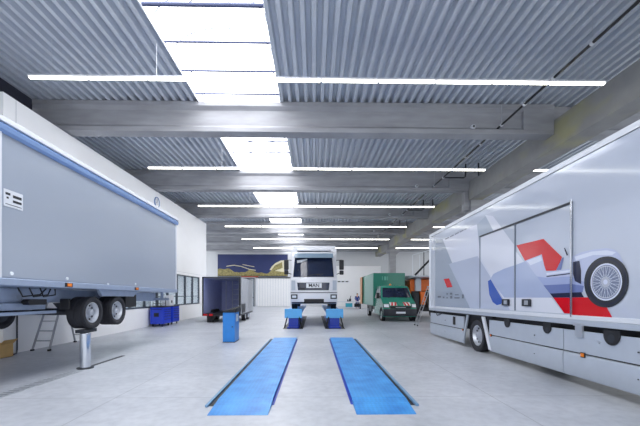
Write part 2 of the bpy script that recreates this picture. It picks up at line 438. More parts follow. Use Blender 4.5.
# ------------------------------------------------------------------ wheels
def wheel(parent, c, R, W, side, name='wheel', hub=True):
    """tyre lying across x; side = +1 shows its face towards +x"""
    s = side; h = W / 2; rr = R * .62
    prof = [(rr, -h * .8), (R * .8, -h), (R * .94, -h * .98), (R, -h * .8)]
    for q in (-.5, 0., .5):
        prof += [(R, (q - .1) * W * .8), (R * .965, (q - .07) * W * .8), (R * .965, (q + .07) * W * .8), (R, (q + .1) * W * .8)]
    prof += [(R, h * .8), (R * .94, h * .98), (R * .8, h), (rr, h * .8)]
    prof = [(r, t) for r, t in prof]
    ty = MB().lathe(prof, c, 'x', M_RUB, 40).build(name, parent)
    rim = MB()
    rim.lathe([(rr * 1.0, s * h * .8), (rr * 1.04, s * h * .86), (rr * .97, s * h * .88), (rr * .9, s * h * .6), (rr * .8, s * h * .3), (rr * .62, s * h * .25), (rr * .5, s * h * .42),
               (rr * .34, s * h * .45), (rr * .3, s * h * .8), (rr * .2, s * h * .86), (0, s * h * .86)], c, 'x', M_RIM, 36)
    rim.lathe([(rr, -s * h * .8), (0, -s * h * .78)], c, 'x', M_DARK, 24)
    for i in range(10):
        a = 2 * PI * i / 10
        p = (c[0] + s * h * .3, c[1] + rr * .72 * math.cos(a), c[2] + rr * .72 * math.sin(a))
        rim.cyl(p, (p[0] + s * .012, p[1], p[2]), rr * .1, M_BLACK, 10)
        p = (c[0] + s * h * .42, c[1] + rr * .43 * math.cos(a), c[2] + rr * .43 * math.sin(a))
        rim.cyl(p, (p[0] + s * .03, p[1], p[2]), rr * .05, M_ALU, 6)
    rim.build('rim', ty)
    return ty

def label_plate(name, label, parent, mb): return tag(mb.build(name, parent), label)

# ------------------------------------------------------------------ raised grey box trailer
LX0, LX1, LY0, LY1, LZ0, LZ1 = -7.6, -5.05, 5.45, 12.75, 1.8, 4.51
lt = thing('box_trailer', (-6.3, 9, .9), 'grey box-body trailer raised off the floor on a chrome lift column beside the white wall', 'trailer')
MB().box(LX0, LX1, LY0, LY1, LZ0 + .12, LZ1 - .2, M_SIDE).build('box_body', lt, .02)
MB().prism([(LX0 - .02, LZ1 - .22), (LX1 + .02, LZ1 - .24), (LX1 + .06, LZ1 - .2), (LX1 + .07, LZ1 - .13), (LX1 + .05, LZ1 - .09), (LX0 - .03, LZ1 - .09), (LX0 - .07, LZ1 - .1)], 'y', LY0 - .03, LY1 + .03, M_CORN).build('cornice_rail', lt)
MB().box(LX0 - .02, LX1 + .02, LY0 - .02, LY1 + .02, LZ1 - .05, LZ1, M_RAILW).box(LX1 + .02, LX1 + .085, LY0 - .03, LY1 + .03, LZ1 - .085, LZ1, M_RAILW).build('roof_panel', lt, .01)
MB().box(LX0 - .03, LX1 + .03, LY0 - .03, LY1 + .03, LZ0, LZ0 + .12, M_STEELB).build('lower_rail', lt, .012)
for yy in (LY1 - .05, LY0 + .16):
    MB().box(LX1, LX1 + .022, yy - .04, yy + .04, LZ0 + .12, LZ1 - .22, M_RAILW).build('corner_post', lt, .006)
for i, yy in enumerate((7.15, 9.85)):
    f = MB().box(LX1 + .03, LX1 + .045, yy - .1, yy + .1, LZ0 + .02, LZ0 + .1, M_BLACK).build('side_marker', lt)
    tag(MB().box(LX1 + .045, LX1 + .06, yy - .06, yy + .06, LZ0 + .03, LZ0 + .09, M_ORANGE).build('lens', f, .004), 'orange side marker lens')
for yy, zz in ((5.85, 2.0), (8.55, 1.93), (7.15, 1.99), (9.85, 1.99), (11.6, 1.9)):
    MB().lathe([(0, .012), (.03, .012), (.035, .0)], (LX1 + .001, yy, zz), 'x', M_LAMP, 14).build('reflector', lt)
pl = MB().box(LX1 + .001, LX1 + .006, 5.7, 6.07, 3.1, 3.38, M_RAILW)
for a, b, c, d in ((5.73, 5.82, 3.29, 3.33), (5.75, 5.79, 3.23, 3.26), (5.87, 6.04, 3.27, 3.315), (5.87, 6.04, 3.19, 3.23), (5.73, 6.04, 3.135, 3.145)):
    pl.box(LX1 + .006, LX1 + .008, a, b, c, d, M_DARK)
tag(pl.build('label_plate', lt), 'small white data plate with dark marks')
# chassis
for x in (-5.75, -6.9):
    MB().box(x - .06, x + .06, 3.2, 12.5, 1.5, 1.78, M_STEELB).build('chassis_rail', lt, .01)
for yy in (6.2, 7.0, 10.2, 11.6):
    MB().box(-6.84, -5.81, yy - .05, yy + .05, 1.58, 1.74, M_STEELB).build('cross_member', lt)
MB().box(-5.72, -5.6, 2.5, 7.3, 1.36, 1.5, M_STEELB).build('drawbar', lt, .01)
MB().box(-5.56, -5.48, 3.0, 7.45, 1.27, 1.335, M_STEELB).build('brace_bar', lt, .01)
a = MB().prism([(6.62, 1.52), (6.68, 1.57), (7.1, 1.57), (7.1, 1.46), (6.68, 1.46)], 'x', -5.55, -5.42, M_BLACK)
a.build('actuator', lt, .006)
hs = MB()
for q in range(3):
    hs.tube([(-5.5 + .05 * q, 6.5 + .2 * q, 1.79), (-5.45, 6.55 + .25 * q, 1.62), (-5.4, 6.9 + .2 * q, 1.66), (-5.4, 7.05 + .12 * q, 1.78)], .014, M_BLACK, 6)
hs.build('brake_hose', lt)
for yy in (8.11, 9.12):
    MB().cyl((-7.3, yy, 1.27), (-5.45, yy, 1.27), .06, M_DARK, 14).build('axle', lt)
    MB().prism([(yy - .3, 1.5), (yy + .3, 1.5), (yy + .12, 1.34), (yy - .12, 1.34)], 'x', -5.84, -5.68, M_DARK).build('axle_bracket', lt)
for c in ((-5.31, 8.11, 1.27), (-5.31, 9.12, 1.27)):
    wheel(lt, c, .37, .38, 1)
wheel(lt, (-7.3, 8.0, 1.27), .37, .38, -1)
MB().prism([(8.3, 1.8), (10.1, 1.8), (9.9, 1.64), (8.45, 1.64)], 'x', -5.2, -5.12, M_STEELB).build('side_bracket', lt, .006)
MB().box(-5.6, -5.2, 9.62, 10.2, 1.34, 1.7, M_BLACK).build('battery_box', lt, .015)
MB().box(-5.58, -5.36, 7.66, 7.7, 1.34, 1.58, M_BLACK).build('mudguard', lt, .02)
MB().box(-7.4, -5.2, 12.35, 12.5, 1.52, 1.6, M_STEELB).build('rear_bumper', lt, .01)
MB().box(-5.3, -5.22, 12.0, 12.06, 1.55, 1.8, M_STEELB).build('hanger_plate', lt)

for o in kids(lt):
    if o.name.startswith('wheel') or o.name.startswith('axle'): continue
    for q in [o] + kids(o):
        if q.data:
            for v_ in q.data.vertices: v_.co.z -= .013 * (v_.co.y + 9 - 9)
# the chrome in-floor lift column under its wheels, and the slot cover in the floor
cl = thing('lift_column', (-5.24, 8.0, 0), 'polished chrome lift column rising from the floor under the grey trailer wheels', 'lift column')
MB().lathe([(.1, .02), (.11, .03), (.11, .8), (.1, .815), (0, .815)], (-5.24, 8.0, 0), 'z', M_CHROME, 36).build('piston', cl)
MB().lathe([(0, .0), (.17, .0), (.17, .02), (.111, .025), (.111, .03)], (-5.24, 8.0, .001), 'z', M_DARK, 36).build('collar', cl)
MB().box(-5.38, -5.16, 7.86, 8.3, .815, .892, M_DARK).build('saddle', cl, .01)
gr = MB().box(-5.36, -5.12, 3.4, 7.75, .001, .012, M_ALU)
yy = 3.45
while yy < 7.7:
    gr.box(-5.33, -5.15, yy, yy + .05, .012, .0135, pm('slat_grey', (140, 145, 152), .5)); yy += .11
tag(gr.build('slot_cover', at=(-5.27, 5.5, 0)), 'slatted metal slot cover in the floor leading to the chrome lift column', 'floor cover')
tag(MB().box(-5.3, -5.2, 8.25, 9.6, .001, .006, M_DARK).build('floor_rail', at=(-5.27, 10, 0)), 'narrow dark floor rail beyond the chrome lift column', 'floor rail')

# ------------------------------------------------------------------ stepladders
M_LAD = pm('ladder_aluminium', (164, 166, 172), .4, .5, .05)
def ladder(name, label, apex, feetA, feetB, half_top, half_bot, nst, taxis='x'):
    """A-frame ladder: two sections from an apex line to two foot lines (each a pair of rails and steps)"""
    t = thing(name, ((feetA[0] + feetB[0]) / 2, (feetA[1] + feetB[1]) / 2, 0), label, 'ladder')
    ap = Vector(apex)
    tv = Vector((1, 0, 0)) if taxis == 'x' else Vector((0, 1, 0))
    for F in (feetA, feetB):
        F = Vector(F)
        for s in (-1, 1):
            rl = MB().bar(ap + tv * s * half_top, F + tv * s * half_bot + Vector((0, 0, .02)), .025, .055, M_LAD, tv).build('rail', t)
            p = F + tv * s * half_bot
            MB().box(p.x - .03, p.x + .03, p.y - .045, p.y + .045, 0, .05, M_BLACK).build('foot', rl)
        for i in range(1, nst + 1):
            u = i / (nst + 1); c = F.lerp(ap, u); hw = half_bot + (half_top - half_bot) * u
            MB().bar(c - tv * (hw - .01), c + tv * (hw - .01), .06, .025, M_LAD).build('step', t)
    MB().bar(ap - tv * half_top, ap + tv * half_top, .12, .04, M_ALU).build('hinge', t)
    return t
ladder('stepladder', 'aluminium double stepladder standing against the white wall behind the grey trailer', (-8.1, 11.35, 2.6), (-8.16, 10.45, 0), (-8.16, 12.3, 0), .18, .25, 8)
ladder('stepladder', 'aluminium stepladder standing between the green van and the silver trailer', (6.2, 18.5, 2.1), (5.5, 18.5, 0), (6.95, 18.5, 0), .2, .26, 7, 'y')

# cardboard box, wall duct
bx = MB()
x0, x1, y0, y1, h = -8.95, -8.24, 9.18, 9.6, .36
bx.box(x0, x1, y0, y0 + .01, 0, h, M_CARD).box(x0, x1, y1 - .01, y1, 0, h, M_CARD).box(x0, x0 + .01, y0 + .01, y1 - .01, 0, h, M_CARD).box(x1 - .01, x1, y0 + .01, y1 - .01, 0, h, M_CARD).box(x0, x1, y0, y1, 0, .01, M_CARD)
cb = thing('cardboard_box', (-8.6, 9.4, 0), 'open brown cardboard box on the floor at the corner of the white wall', 'box')
bx.build('carton', cb)
MB().add([(x1, y0, h), (x1, y1, h), (x1 + .12, y1, h + .12), (x1 + .12, y0, h + .12), (x1 + .01, y0, h), (x1 + .01, y1, h), (x1 + .13, y1, h + .12), (x1 + .13, y0, h + .12)],
         [(0, 1, 2, 3), (7, 6, 5, 4), (0, 3, 7, 4), (1, 5, 6, 2), (3, 2, 6, 7), (0, 4, 5, 1)], M_CARD).build('flap', cb)
MB().box(x0 + .15, x1 - .2, y0 - .002, y0, .16, .24, M_BROWN).build('tape', cb)
tag(MB().tube([(-8.575, 10.12, 1.9), (-8.575, 10.12, .1), (-8.55, 10.08, .03), (-8.45, 9.95, .02), (-8.36, 9.75, .02)], .018, M_DARK, 8).build('cable', at=(-8.55, 10.1, 0)), 'dark cable running down the white wall to the floor near the cardboard box', 'cable')

# ------------------------------------------------------------------ blue tool cabinets
def cabinet(y0, y1, label):
    x0, x1 = WX + .12, WX + .8
    t = thing('tool_cabinet', ((x0 + x1) / 2, (y0 + y1) / 2, 0), label, 'tool cabinet', 'blue tool cabinets')
    MB().box(x0, x1, y0, y1, .14, 1.0, M_CAB).build('body', t, .012)
    MB().box(x0 - .01, x1 + .02, y0 - .01, y1 + .01, 1.0, 1.04, M_BLACK).build('worktop', t, .01)
    MB().bar((x0 + .1, y0 - .05, .9), (x1 - .1, y0 - .05, .9), .025, .025, M_BLACK).bar((x0 + .1, y0 - .05, .9), (x0 + .1, y0, .9), .025, .025, M_BLACK).bar((x1 - .1, y0 - .05, .9), (x1 - .1, y0, .9), .025, .025, M_BLACK).build('push_handle', t)
    MB().box(x0 + .2, x0 + .45, y0 - .012, y0, .52, .72, M_BLACK).build('side_holder', t)
    z = .18
    for hgt in (.24, .16, .12, .12, .1):
        d = MB().box(x1, x1 + .02, y0 + .03, y1 - .03, z, z + hgt - .015, M_CAB).build('drawer', t, .005)
        MB().box(x1 + .02, x1 + .035, y0 + .08, y1 - .08, z + hgt - .05, z + hgt - .03, M_DARK).build('handle', d)
        z += hgt
    for x in (x0 + .1, x1 - .1):
        for yy in (y0 + .1, y1 - .1):
            MB().cyl((x - .02, yy, .06), (x + .02, yy, .06), .06, M_BLACK, 14).box(x - .03, x + .03, yy - .04, yy + .04, .11, .14, M_DARK).build('caster', t)
cabinet(18.0, 18.95, 'blue roller tool cabinet nearer the grey trailer, first of the pair by the white wall')
cabinet(19.2, 20.1, 'blue roller tool cabinet farther along the white wall, second of the pair')
wc = thing('white_box', (WX + .35, 19.3, 1.04), 'white control box standing on the second blue tool cabinet', 'box')
MB().box(WX + .15, WX + .55, 19.35, 19.95, 1.045, 1.62, M_TWHITE).build('case', wc, .012)
MB().box(WX + .55, WX + .556, 19.6, 19.74, 1.2, 1.34, M_DARK).build('label_plate', wc)
tc_ = thing('test_bench', (WX + .35, 18.0, 1.04), 'grey wire rack on the first blue tool cabinet', 'rack')
rk = MB()
for x in (WX + .2, WX + .6):
    for yy in (18.15, 18.75): rk.bar((x, yy, 1.04), (x, yy, 1.5), .025, .025, M_DARK)
for zz in (1.2, 1.45):
    rk.box(WX + .2, WX + .6, 18.15, 18.75, zz, zz + .02, M_DARK)
rk.build('wire_rack', tc_)

# ------------------------------------------------------------------ lift platforms set in the floor
def track(s, label):
    """s=-1: the one on the console's side; +1: the one on the trailer's side"""
    a, b = (.645, 1.495) if s < 0 else (.6, 1.45)
    X = lambda u: s * u
    x0, x1 = sorted((X(a), X(b)))
    t = thing('lift_platform', ((x0 + x1) / 2, 9, 0), label, 'lift platform', 'lowered blue lift platforms')
    MB().box(x0, x1, 5.45, 13.0, .045, .062, M_PLATE).build('deck_plate', t, .004)
    MB().box(x0 + .03, x1 - .03, 5.5, 12.97, .002, .045, M_DBLUE).build('side_frame', t)
    MB().add([(x0, 4.85, .004), (x1, 4.85, .004), (x1, 5.44, .062), (x0, 5.44, .062), (x0, 4.85, .001), (x1, 4.85, .001), (x1, 5.44, .002), (x0, 5.44, .002)],
             [(0, 1, 2, 3), (7, 6, 5, 4), (0, 4, 5, 1), (3, 2, 6, 7), (0, 3, 7, 4), (1, 5, 6, 2)], M_PLATE).build('ramp', t)
    u0, u1 = sorted((X(b + .004), X(b + .09)))
    MB().box(u0, u1, 5.25, 13.0, .001, .006, M_BLACK).build('gap_seal', t)
    u0, u1 = sorted((X(b + .092), X(b + .14)))
    MB().box(u0, u1, 5.2, 12.9, .001, .035, pm('worn_blue_rail', (110, 150, 186), .45)).build('guide_rail', t, .004)
    u0, u1 = sorted((X(a + .03), X(a - .035)))
    MB().box(u0, u1, 5.3, 13.0, .001, .008, M_DBLUE).build('inner_trim', t)
    MB().box(x0 + .01, x1 - .01, 10.26, 10.275, .0622, .0635, M_LBLUE).build('plate_joint', t)
    return t
track(-1, 'lowered blue tread-plate lift platform on the side of the blue console post')
track(1, 'lowered blue tread-plate lift platform on the side of the silver race car trailer')

# control console
px0, px1, py0, py1 = -3.2, -2.78, 12.15, 12.85
t = thing('lift_console', (-3, 12.5, 0), 'blue lift control console with a sloping black top standing by the blue lift platforms', 'console')
MB().box(px0, px1, py0, py1, .02, 1.05, M_BLUE).build('cabinet', t, .012)
MB().box(px0 - .005, px1 + .005, py0 - .005, py1 + .005, 0, .02, M_DARK).build('plinth', t)
MB().add([(px0 - .02, py0 - .03, 1.052), (px1 + .05, py0 - .03, 1.052), (px1 + .05, py1, 1.052), (px0 - .02, py1, 1.052),
          (px0 - .02, py0 - .03, 1.09), (px1 + .05, py0 - .03, 1.2), (px1 + .05, py1, 1.26), (px0 - .02, py1, 1.12)],
         [(3, 2, 1, 0), (4, 5, 6, 7), (0, 1, 5, 4), (1, 2, 6, 5), (2, 3, 7, 6), (3, 0, 4, 7)], M_BLACK).build('control_panel', t, .01)
MB().box(px1, px1 + .006, py0 + .2, py0 + .55, .72, .98, M_RAILW).build('notice', t)
MB().box(px0 + .05, px1 - .05, py0 - .008, py0, .1, .95, M_BLUE).build('door', t, .004)
MB().lathe([(0, -.02), (.02, -.02), (.02, 0)], (px1 - .08, py0 - .008, .55), 'y', M_BLACK, 12).build('lock', t)

# ------------------------------------------------------------------ raised scissor lift under the white truck
def raised(s, label):
    a, b = .6, 1.46
    x0, x1 = sorted((s * a, s * b)); mx = (x0 + x1) / 2
    t = thing('scissor_lift', (mx, 21, 0), label, 'scissor lift', 'raised blue scissor lifts')
    MB().box(x0, x1, 17.3, 26.3, .73, .85, M_BLUE).build('platform', t, .01)
    MB().box(x0, x1, 17.16, 17.22, .5, .96, M_LBLUE).build('end_flap', t, .012)
    MB().cyl((x0 + .02, 17.26, .8), (x1 - .02, 17.26, .8), .03, M_DBLUE, 10).build('flap_hinge', t)
    MB().box(x0 - .06, x1 + .06, 16.75, 26.5, .001, .006, M_BLACK).build('pit_rim', t)
    MB().box(x0 + .14, x1 - .14, 17.0, 26.0, .006, .07, M_DBLUE).build('base_frame', t, .008)
    for (ya, yb) in ((17.35, 20.4), (21.0, 24.4)):
        for q, (z0, z1) in enumerate(((.1, .7), (.7, .1))):
            for sx in (-1, 1):
                xx = mx + sx * (.2 if q == 0 else .13)
                MB().bar((xx, ya, z0), (xx, yb, z1), .06, .13, M_DBLUE).build('scissor_arm', t)
        MB().cyl((mx, ya + .35, .18), (mx, yb - 1.2, .6), .05, M_CHROME, 12).build('ram', t)
    MB().box(mx - .24, mx + .24, 17.22, 17.36, .07, .73, M_DBLUE).build('front_support', t, .01)
    for sx in (-1, 1):
        xx = mx + sx * .36
        MB().bar((xx + sx * .06, 17.0, .02), (xx - sx * .1, 17.24, .72), .05, .05, M_BLACK).build('stay', t)
raised(-1, 'raised blue scissor lift under the white truck, on the open box trailer side')
raised(1, 'raised blue scissor lift under the white truck, on the green van side')

# ------------------------------------------------------------------ lofted vehicle cabs
class Cab:
    def __init__(s, cx, front, roof, yback, zback, hw, bulge):
        s.cx, s.front, s.roof, s.yb, s.zb, s.hw, s.bl = cx, front, roof, yback, zback, hw, bulge
    def yf(s, z):
        F = s.front
        if z <= F[0][1]: return F[0][0]
        for (ya, za), (yb, zb) in zip(F, F[1:]):
            if za <= z <= zb: return ya + (yb - ya) * (z - za) / max(1e-6, zb - za)
        return F[-1][0]
    def pt(s, u, z, off=0.): return (s.cx + u * s.hw(z), s.yf(z) + s.bl * abs(u) ** 4 - off, z)
    def body(s, m):
        mb = MB(); us = [-1, -.97, -.88, -.7, -.4, 0, .4, .7, .88, .97, 1]; rings = []
        for u in us:
            d = s.bl * abs(u) ** 4
            r = [s.pt(u, z) for _, z in s.front]
            dz = -.05 * abs(u) ** 6
            r += [(s.cx + u * s.hw(z), y + d * .5, z + dz) for y, z in s.roof]
            r += [(s.cx + u * s.hw(s.roof[-1][1]), s.yb, s.roof[-1][1] + dz), (s.cx + u * s.hw(s.zb), s.yb, s.zb)]
            rings.append(r)
        n = len(rings[0]); vs = [p for r in rings for p in r]
        fs = [(i * n + k, (i + 1) * n + k, (i + 1) * n + (k + 1) % n, i * n + (k + 1) % n) for i in range(len(us) - 1) for k in range(n)]
        fs += [tuple(range(n)), tuple(range(len(vs) - 1, len(vs) - 1 - n, -1))]
        return mb.add(vs, fs, m)
    def patch(s, u0, u1, z0, z1, m, off=.012, nu=10, nz=8, mb=None, skew=0.):
        """a slab hugging the front surface; skew narrows the top"""
        mb = mb or MB(); a = []; b = []
        for j in range(nz + 1):
            z = z0 + (z1 - z0) * j / nz; k = 1 - skew * j / nz; mid = (u0 + u1) / 2
            for i in range(nu + 1):
                u = mid + (u0 + (u1 - u0) * i / nu - mid) * k
                a.append(s.pt(u, z, off)); b.append(s.pt(u, z, -.01))
        W = nu + 1; N = len(a); fs = []
        for j in range(nz):
            for i in range(nu):
                q = (j * W + i, j * W + i + 1, (j + 1) * W + i + 1, (j + 1) * W + i)
                fs.append(q); fs.append(tuple(N + x for x in reversed(q)))
        loop = list(range(W)) + [j * W + nu for j in range(1, nz + 1)] + [nz * W + i for i in range(nu - 1, -1, -1)] + [j * W for j in range(nz - 1, 0, -1)]
        for p, q in zip(loop, loop[1:] + loop[:1]): fs.append((q, p, N + p, N + q))
        return mb.add(a + b, fs, m)

def text_mesh(body, size, depth, m, name, parent, loc, rot, xs=1.0, bold=0.):
    cu = bpy.data.curves.new(name, 'FONT'); cu.body = body; cu.size = size; cu.extrude = depth; cu.align_x = 'CENTER'; cu.align_y = 'CENTER'; cu.offset = bold
    tmp = bpy.data.objects.new('tmp', cu); COL.objects.link(tmp)
    bpy.context.view_layer.update()
    me = bpy.data.meshes.new_from_object(tmp.evaluated_get(bpy.context.evaluated_depsgraph_get()))
    bpy.data.objects.remove(tmp); bpy.data.curves.remove(cu)
    me.materials.clear(); me.materials.append(m)
    me.transform(Matrix.Diagonal((xs, 1, 1, 1)))
    o = bpy.data.objects.new(name, me); COL.objects.link(o)
    off = Vector((0, 0, 0)); p = parent
    while p is not None: off += p.location; p = p.parent
    o.parent = parent; o.location = Vector(loc) - off; o.rotation_euler = rot
    return o

# white truck on the lift
YF = 18.1; B = .85
tk = thing('truck', (0, 21.5, B), 'white box truck facing forward, raised on the blue scissor lifts', 'truck')
cab = Cab(0, [(YF + .12, 1.18), (YF + .01, 1.26), (YF, 1.74), (YF + .05, 1.76), (YF + .06, 2.52), (YF + .1, 2.6), (YF + .36, 3.72), (YF + .42, 3.8)],
          [(YF + .62, 3.95), (YF + 1.0, 4.05)], YF + 1.8, 1.35, lambda z: 1.235 if z < 2.5 else 1.235 - .06 * (z - 2.5) / 1.2, .2)
cab.body(M_TWHITE).build('cab', tk)
cab.patch(-.9, .86, 2.6, 3.68, M_GLASSD, .015, skew=.03).build('windscreen', tk)
v = MB(); v.prism([(YF + .02, 3.6), (YF + .06, 3.62), (YF + .4, 3.86), (YF + .36, 3.88)], 'x', -1.06, 1.02, pm('sun_visor', (112, 132, 150), .15, 0, .05)); v.build('sun_visor', tk, .01)
gp = cab.patch(-.68, .63, 1.9, 2.3, M_GLASSD, .02, skew=-.06); gp.build('grille', tk)
cab.patch(-.33, .33, 2.02, 2.27, M_RIM, .035).build('badge_panel', tk)
text_mesh('MAN', .26, .008, M_BLACK, 'badge_lettering', tk, (0, YF + .015, 2.145), (PI / 2, 0, 0), 1.0, .006)
cab.patch(-.62, -.36, 1.94, 2.02, M_BLACK, .03).build('grille_slot', tk)
cab.patch(-1.0, 1.0, 1.3, 1.74, M_TWHITE, .05, nz=3).build('bumper', tk)
for u0, u1 in ((-.98, -.7), (.7, .98)):
    h_ = cab.patch(u0, u1, 1.44, 1.68, M_BLACK, .06).build('headlamp', tk)
    cab.patch(u0 + .05, u1 - .05, 1.5, 1.62, M_LAMP, .07).build('lens', h_)
cab.patch(-.42, .42, 1.26, 1.44, M_BLACK, .06).build('lower_grille', tk)
cab.patch(-1.0, 1.0, 1.755, 1.79, M_DARK, .018, nz=2).build('bumper_joint', tk)
for s in (-1, 1):
    u0, u1 = sorted((s * .8, s * .97))
    cab.patch(u0, u1, 1.9, 2.42, M_SKIRT, .02).build('corner_deflector', tk)
    u0, u1 = sorted((s * .58, s * .72))
    cab.patch(u0, u1, 1.33, 1.39, M_LAMP, .058, nz=2).build('fog_lamp', tk)
pt_ = cab.patch(-.27, .27, 1.5, 1.62, M_RAILW, .058); pt_.build('number_plate', tk)
cab.patch(-.95, .95, 1.2, 1.27, M_DARK, .02).build('under_bumper', tk)
for s in (-1, 1):
    wp = MB().bar((s * .55, YF + .1, 2.6), (s * .1 + .1, YF + .09, 2.72), .02, .02, M_BLACK).bar((s * .1 - .3, YF + .12, 2.68), (s * .1 + .4, YF + .12, 2.76), .02, .03, M_BLACK)
    wp.build('wiper', tk)
    mr = MB().bar((s * 1.2, YF + .35, 3.5), (s * 1.46, YF + .15, 3.5), .03, .03, M_BLACK).bar((s * 1.2, YF + .35, 2.75), (s * 1.46, YF + .15, 2.85), .03, .03, M_BLACK)
    mr.build('mirror_arm', tk)
    MB().box(s * 1.46 - .12, s * 1.46 + .12, YF + .08, YF + .22, 2.98, 3.5, M_BLACK).build('mirror', tk, .04)
    MB().box(s * 1.46 - .11, s * 1.46 + .11, YF + .08, YF + .2, 2.72, 2.95, M_BLACK).build('mirror', tk, .04)
    d = MB().prism([(s * 1.0, 3.8), (s * 1.24, 3.3), (s * 1.26, 4.25), (s * 1.0, 4.25)], 'y', YF + 1.1, YF + 1.75, M_TWHITE)
    d.build('side_deflector', tk, .02)
    for j, yy in enumerate((YF + 1.25, YF + 5.6)):
        wheel(tk, (s * 1.08, yy, B + .486), .48, .3, s)
    MB().cyl((-1.0, YF + 1.25, B + .48), (1.0, YF + 1.25, B + .48), .07, M_DARK, 12).build('axle', tk) if s > 0 else None
MB().box(-.95, .95, YF + .7, YF + 1.3, 4.06, 4.18, M_TWHITE).build('roof_spoiler', tk, .04)
MB().box(-1.26, 1.26, YF + 1.95, YF + 8.0, 1.9, 4.5, M_TWHITE).build('cargo_box', tk, .03)
MB().box(-.45, .45, YF + 1.5, YF + 7.9, 1.55, 1.88, M_DARK).build('chassis', tk)
pp = MB().bar((-.9, YF + .28, 3.42), (-.35, YF + .3, 3.5), .004, .14, M_RAILW); pp.build('notice', tk)

# ------------------------------------------------------------------ green crew-cab box van
vn = thing('box_van', (5.3, 25, 0), 'green crew-cab box van parked beside the silver trailer', 'van')
vy = 21.0
vc = Cab(5.3, [(vy + .06, .3), (vy, .42), (vy, .82), (vy + .05, 1.0), (vy + .12, 1.08), (vy + .75, 1.4), (vy + .85, 1.46), (vy + 1.42, 2.14)],
         [(vy + 1.6, 2.24), (vy + 2.1, 2.29), (vy + 3.4, 2.29)], vy + 3.42, .4, lambda z: 1.03 if z < 1.35 else 1.03 - .14 * (z - 1.35) / .9, .22)
vc.body(M_GREEN).build('cab', vn)
vc.patch(-.9, .9, 1.48, 2.1, M_GLASSD, .012).build('windscreen', vn)
vc.patch(-1.0, 1.0, .34, .78, M_DARK, .05, nz=4).build('bumper', vn)
vc.patch(-.62, .62, .8, .95, M_BLACK, .03, nz=3).build('grille', vn)
vc.patch(-.3, .3, .86, .9, M_ALU, .035, nz=2).build('grille_bar', vn)
vc.patch(-.28, .28, .5, .62, M_RAILW, .056, nz=2).build('number_plate', vn)
M_HAZW = pm('white_film', (232, 232, 232), .4); M_HAZR = pm('red_film', (206, 34, 40), .4)
for u0, u1, sg in ((-.62, -.2, 1), (.2, .62, -1)):
    hz = vc.patch(u0, u1, .99, 1.19, M_HAZW, .018)
    for q in range(2):
        uu = u0 + .05 + q * .2
        N_ = 5; P_ = [[vc.pt(uu + e * .11 + sg * .07 * k / N_, .99 + .2 * k / N_, .026) for e in (0, 1)] for k in range(N_ + 1)]
        fl = [p for r in P_ for p in r]
        hz.add(fl, [(2 * k, 2 * k + 1, 2 * k + 3, 2 * k + 2) for k in range(N_)], M_HAZR)
    tag(hz.build('hazard_marking', vn), 'red and white striped hazard marking')
for s in (-1, 1):
    u0, u1 = sorted((s * .66, s * .99))
    hl = vc.patch(u0, u1, .86, 1.1, M_BLACK, .02).build('headlamp', vn)
    vc.patch(u0 + .03, u1 - .03, .89, 1.08, M_LAMP, .028).build('lens', hl)
    # side windows
    for (ya, yb) in ((vy + 1.35, vy + 2.3), (vy + 2.4, vy + 3.25)):
        sl = .14 / .9
        def X(z): return 5.3 + s * (vc.hw(z) + .008)
        q = [(X(1.42), ya, 1.42), (X(1.42), yb, 1.42), (X(2.08), yb, 2.08), (X(2.08), ya + (.25 if ya < vy + 2 else 0), 2.08)]
        q2 = [(x - s * .03, y, z) for x, y, z in q]
        MB().add(q + q2, [(0, 1, 2, 3), (7, 6, 5, 4), (0, 4, 5, 1), (1, 5, 6, 2), (2, 6, 7, 3), (3, 7, 4, 0)], M_GLASSD).build('side_window', vn)
    xx = 5.3 + s * 1.18
    MB().box(xx - .1, xx + .1, vy + 1.1, vy + 1.22, 1.42, 1.78, M_BLACK).build('mirror', vn, .03)
    MB().bar((5.3 + s * 1.0, vy + 1.25, 1.5), (xx, vy + 1.16, 1.55), .05, .05, M_BLACK).build('mirror_arm', vn)
    wheel(vn, (5.3 + s * .93, vy + .85, .37), .37, .23, s)
    wheel(vn, (5.3 + s * .95, vy + 6.0, .37), .37, .24, s)
    MB().lathe([(.43, -.02), (.47, -.02), (.47, .02), (.43, .02), (.43, -.02)], (5.3 + s * 1.03, vy + .85, .4), 'x', M_BLACK, 28).build('wheel_arch', vn)
    MB().bar((5.3 + s * .62, vy + .83, 1.46), (5.3 + s * .1, vy + .9, 1.56), .02, .02, M_BLACK).build('wiper', vn)
MB().box(4.22, 6.5, vy + 3.5, vy + 9.6, .85, 3.2, M_GREENB).build('cargo_box', vn, .03)
MB().box(4.7, 5.9, vy + 3.0, vy + 9.5, .5, .83, M_DARK).build('chassis', vn)
MB().box(4.22, 4.3, vy + 4.2, vy + 5.3, .42, .84, M_DARK).build('side_locker', vn, .01)
MB().box(4.1, 4.16, vy + 8.6, vy + 9.62, .85, 3.15, M_BROWN).build('rear_door', vn, .01)
MB().box(4.165, 4.2, vy + 8.6, vy + 8.68, .85, 3.15, M_BLACK).build('door_seal', vn)
MB().lathe([(0, .1), (.06, .08), (.08, 0)], (5.1, vy + 2.0, 2.29), 'z', M_ORANGE, 16).build('beacon', vn)
mk = MB(); mm = pm('pale_marks', (96, 176, 156), .4)
for x, w_ in ((4.85, .05), (5.0, .16), (5.22, .05)): mk.box(x, x + w_, vy + 3.494, vy + 3.5, 2.68, 2.95, mm)
tag(mk.build('box_marks', vn), 'pale green marks')

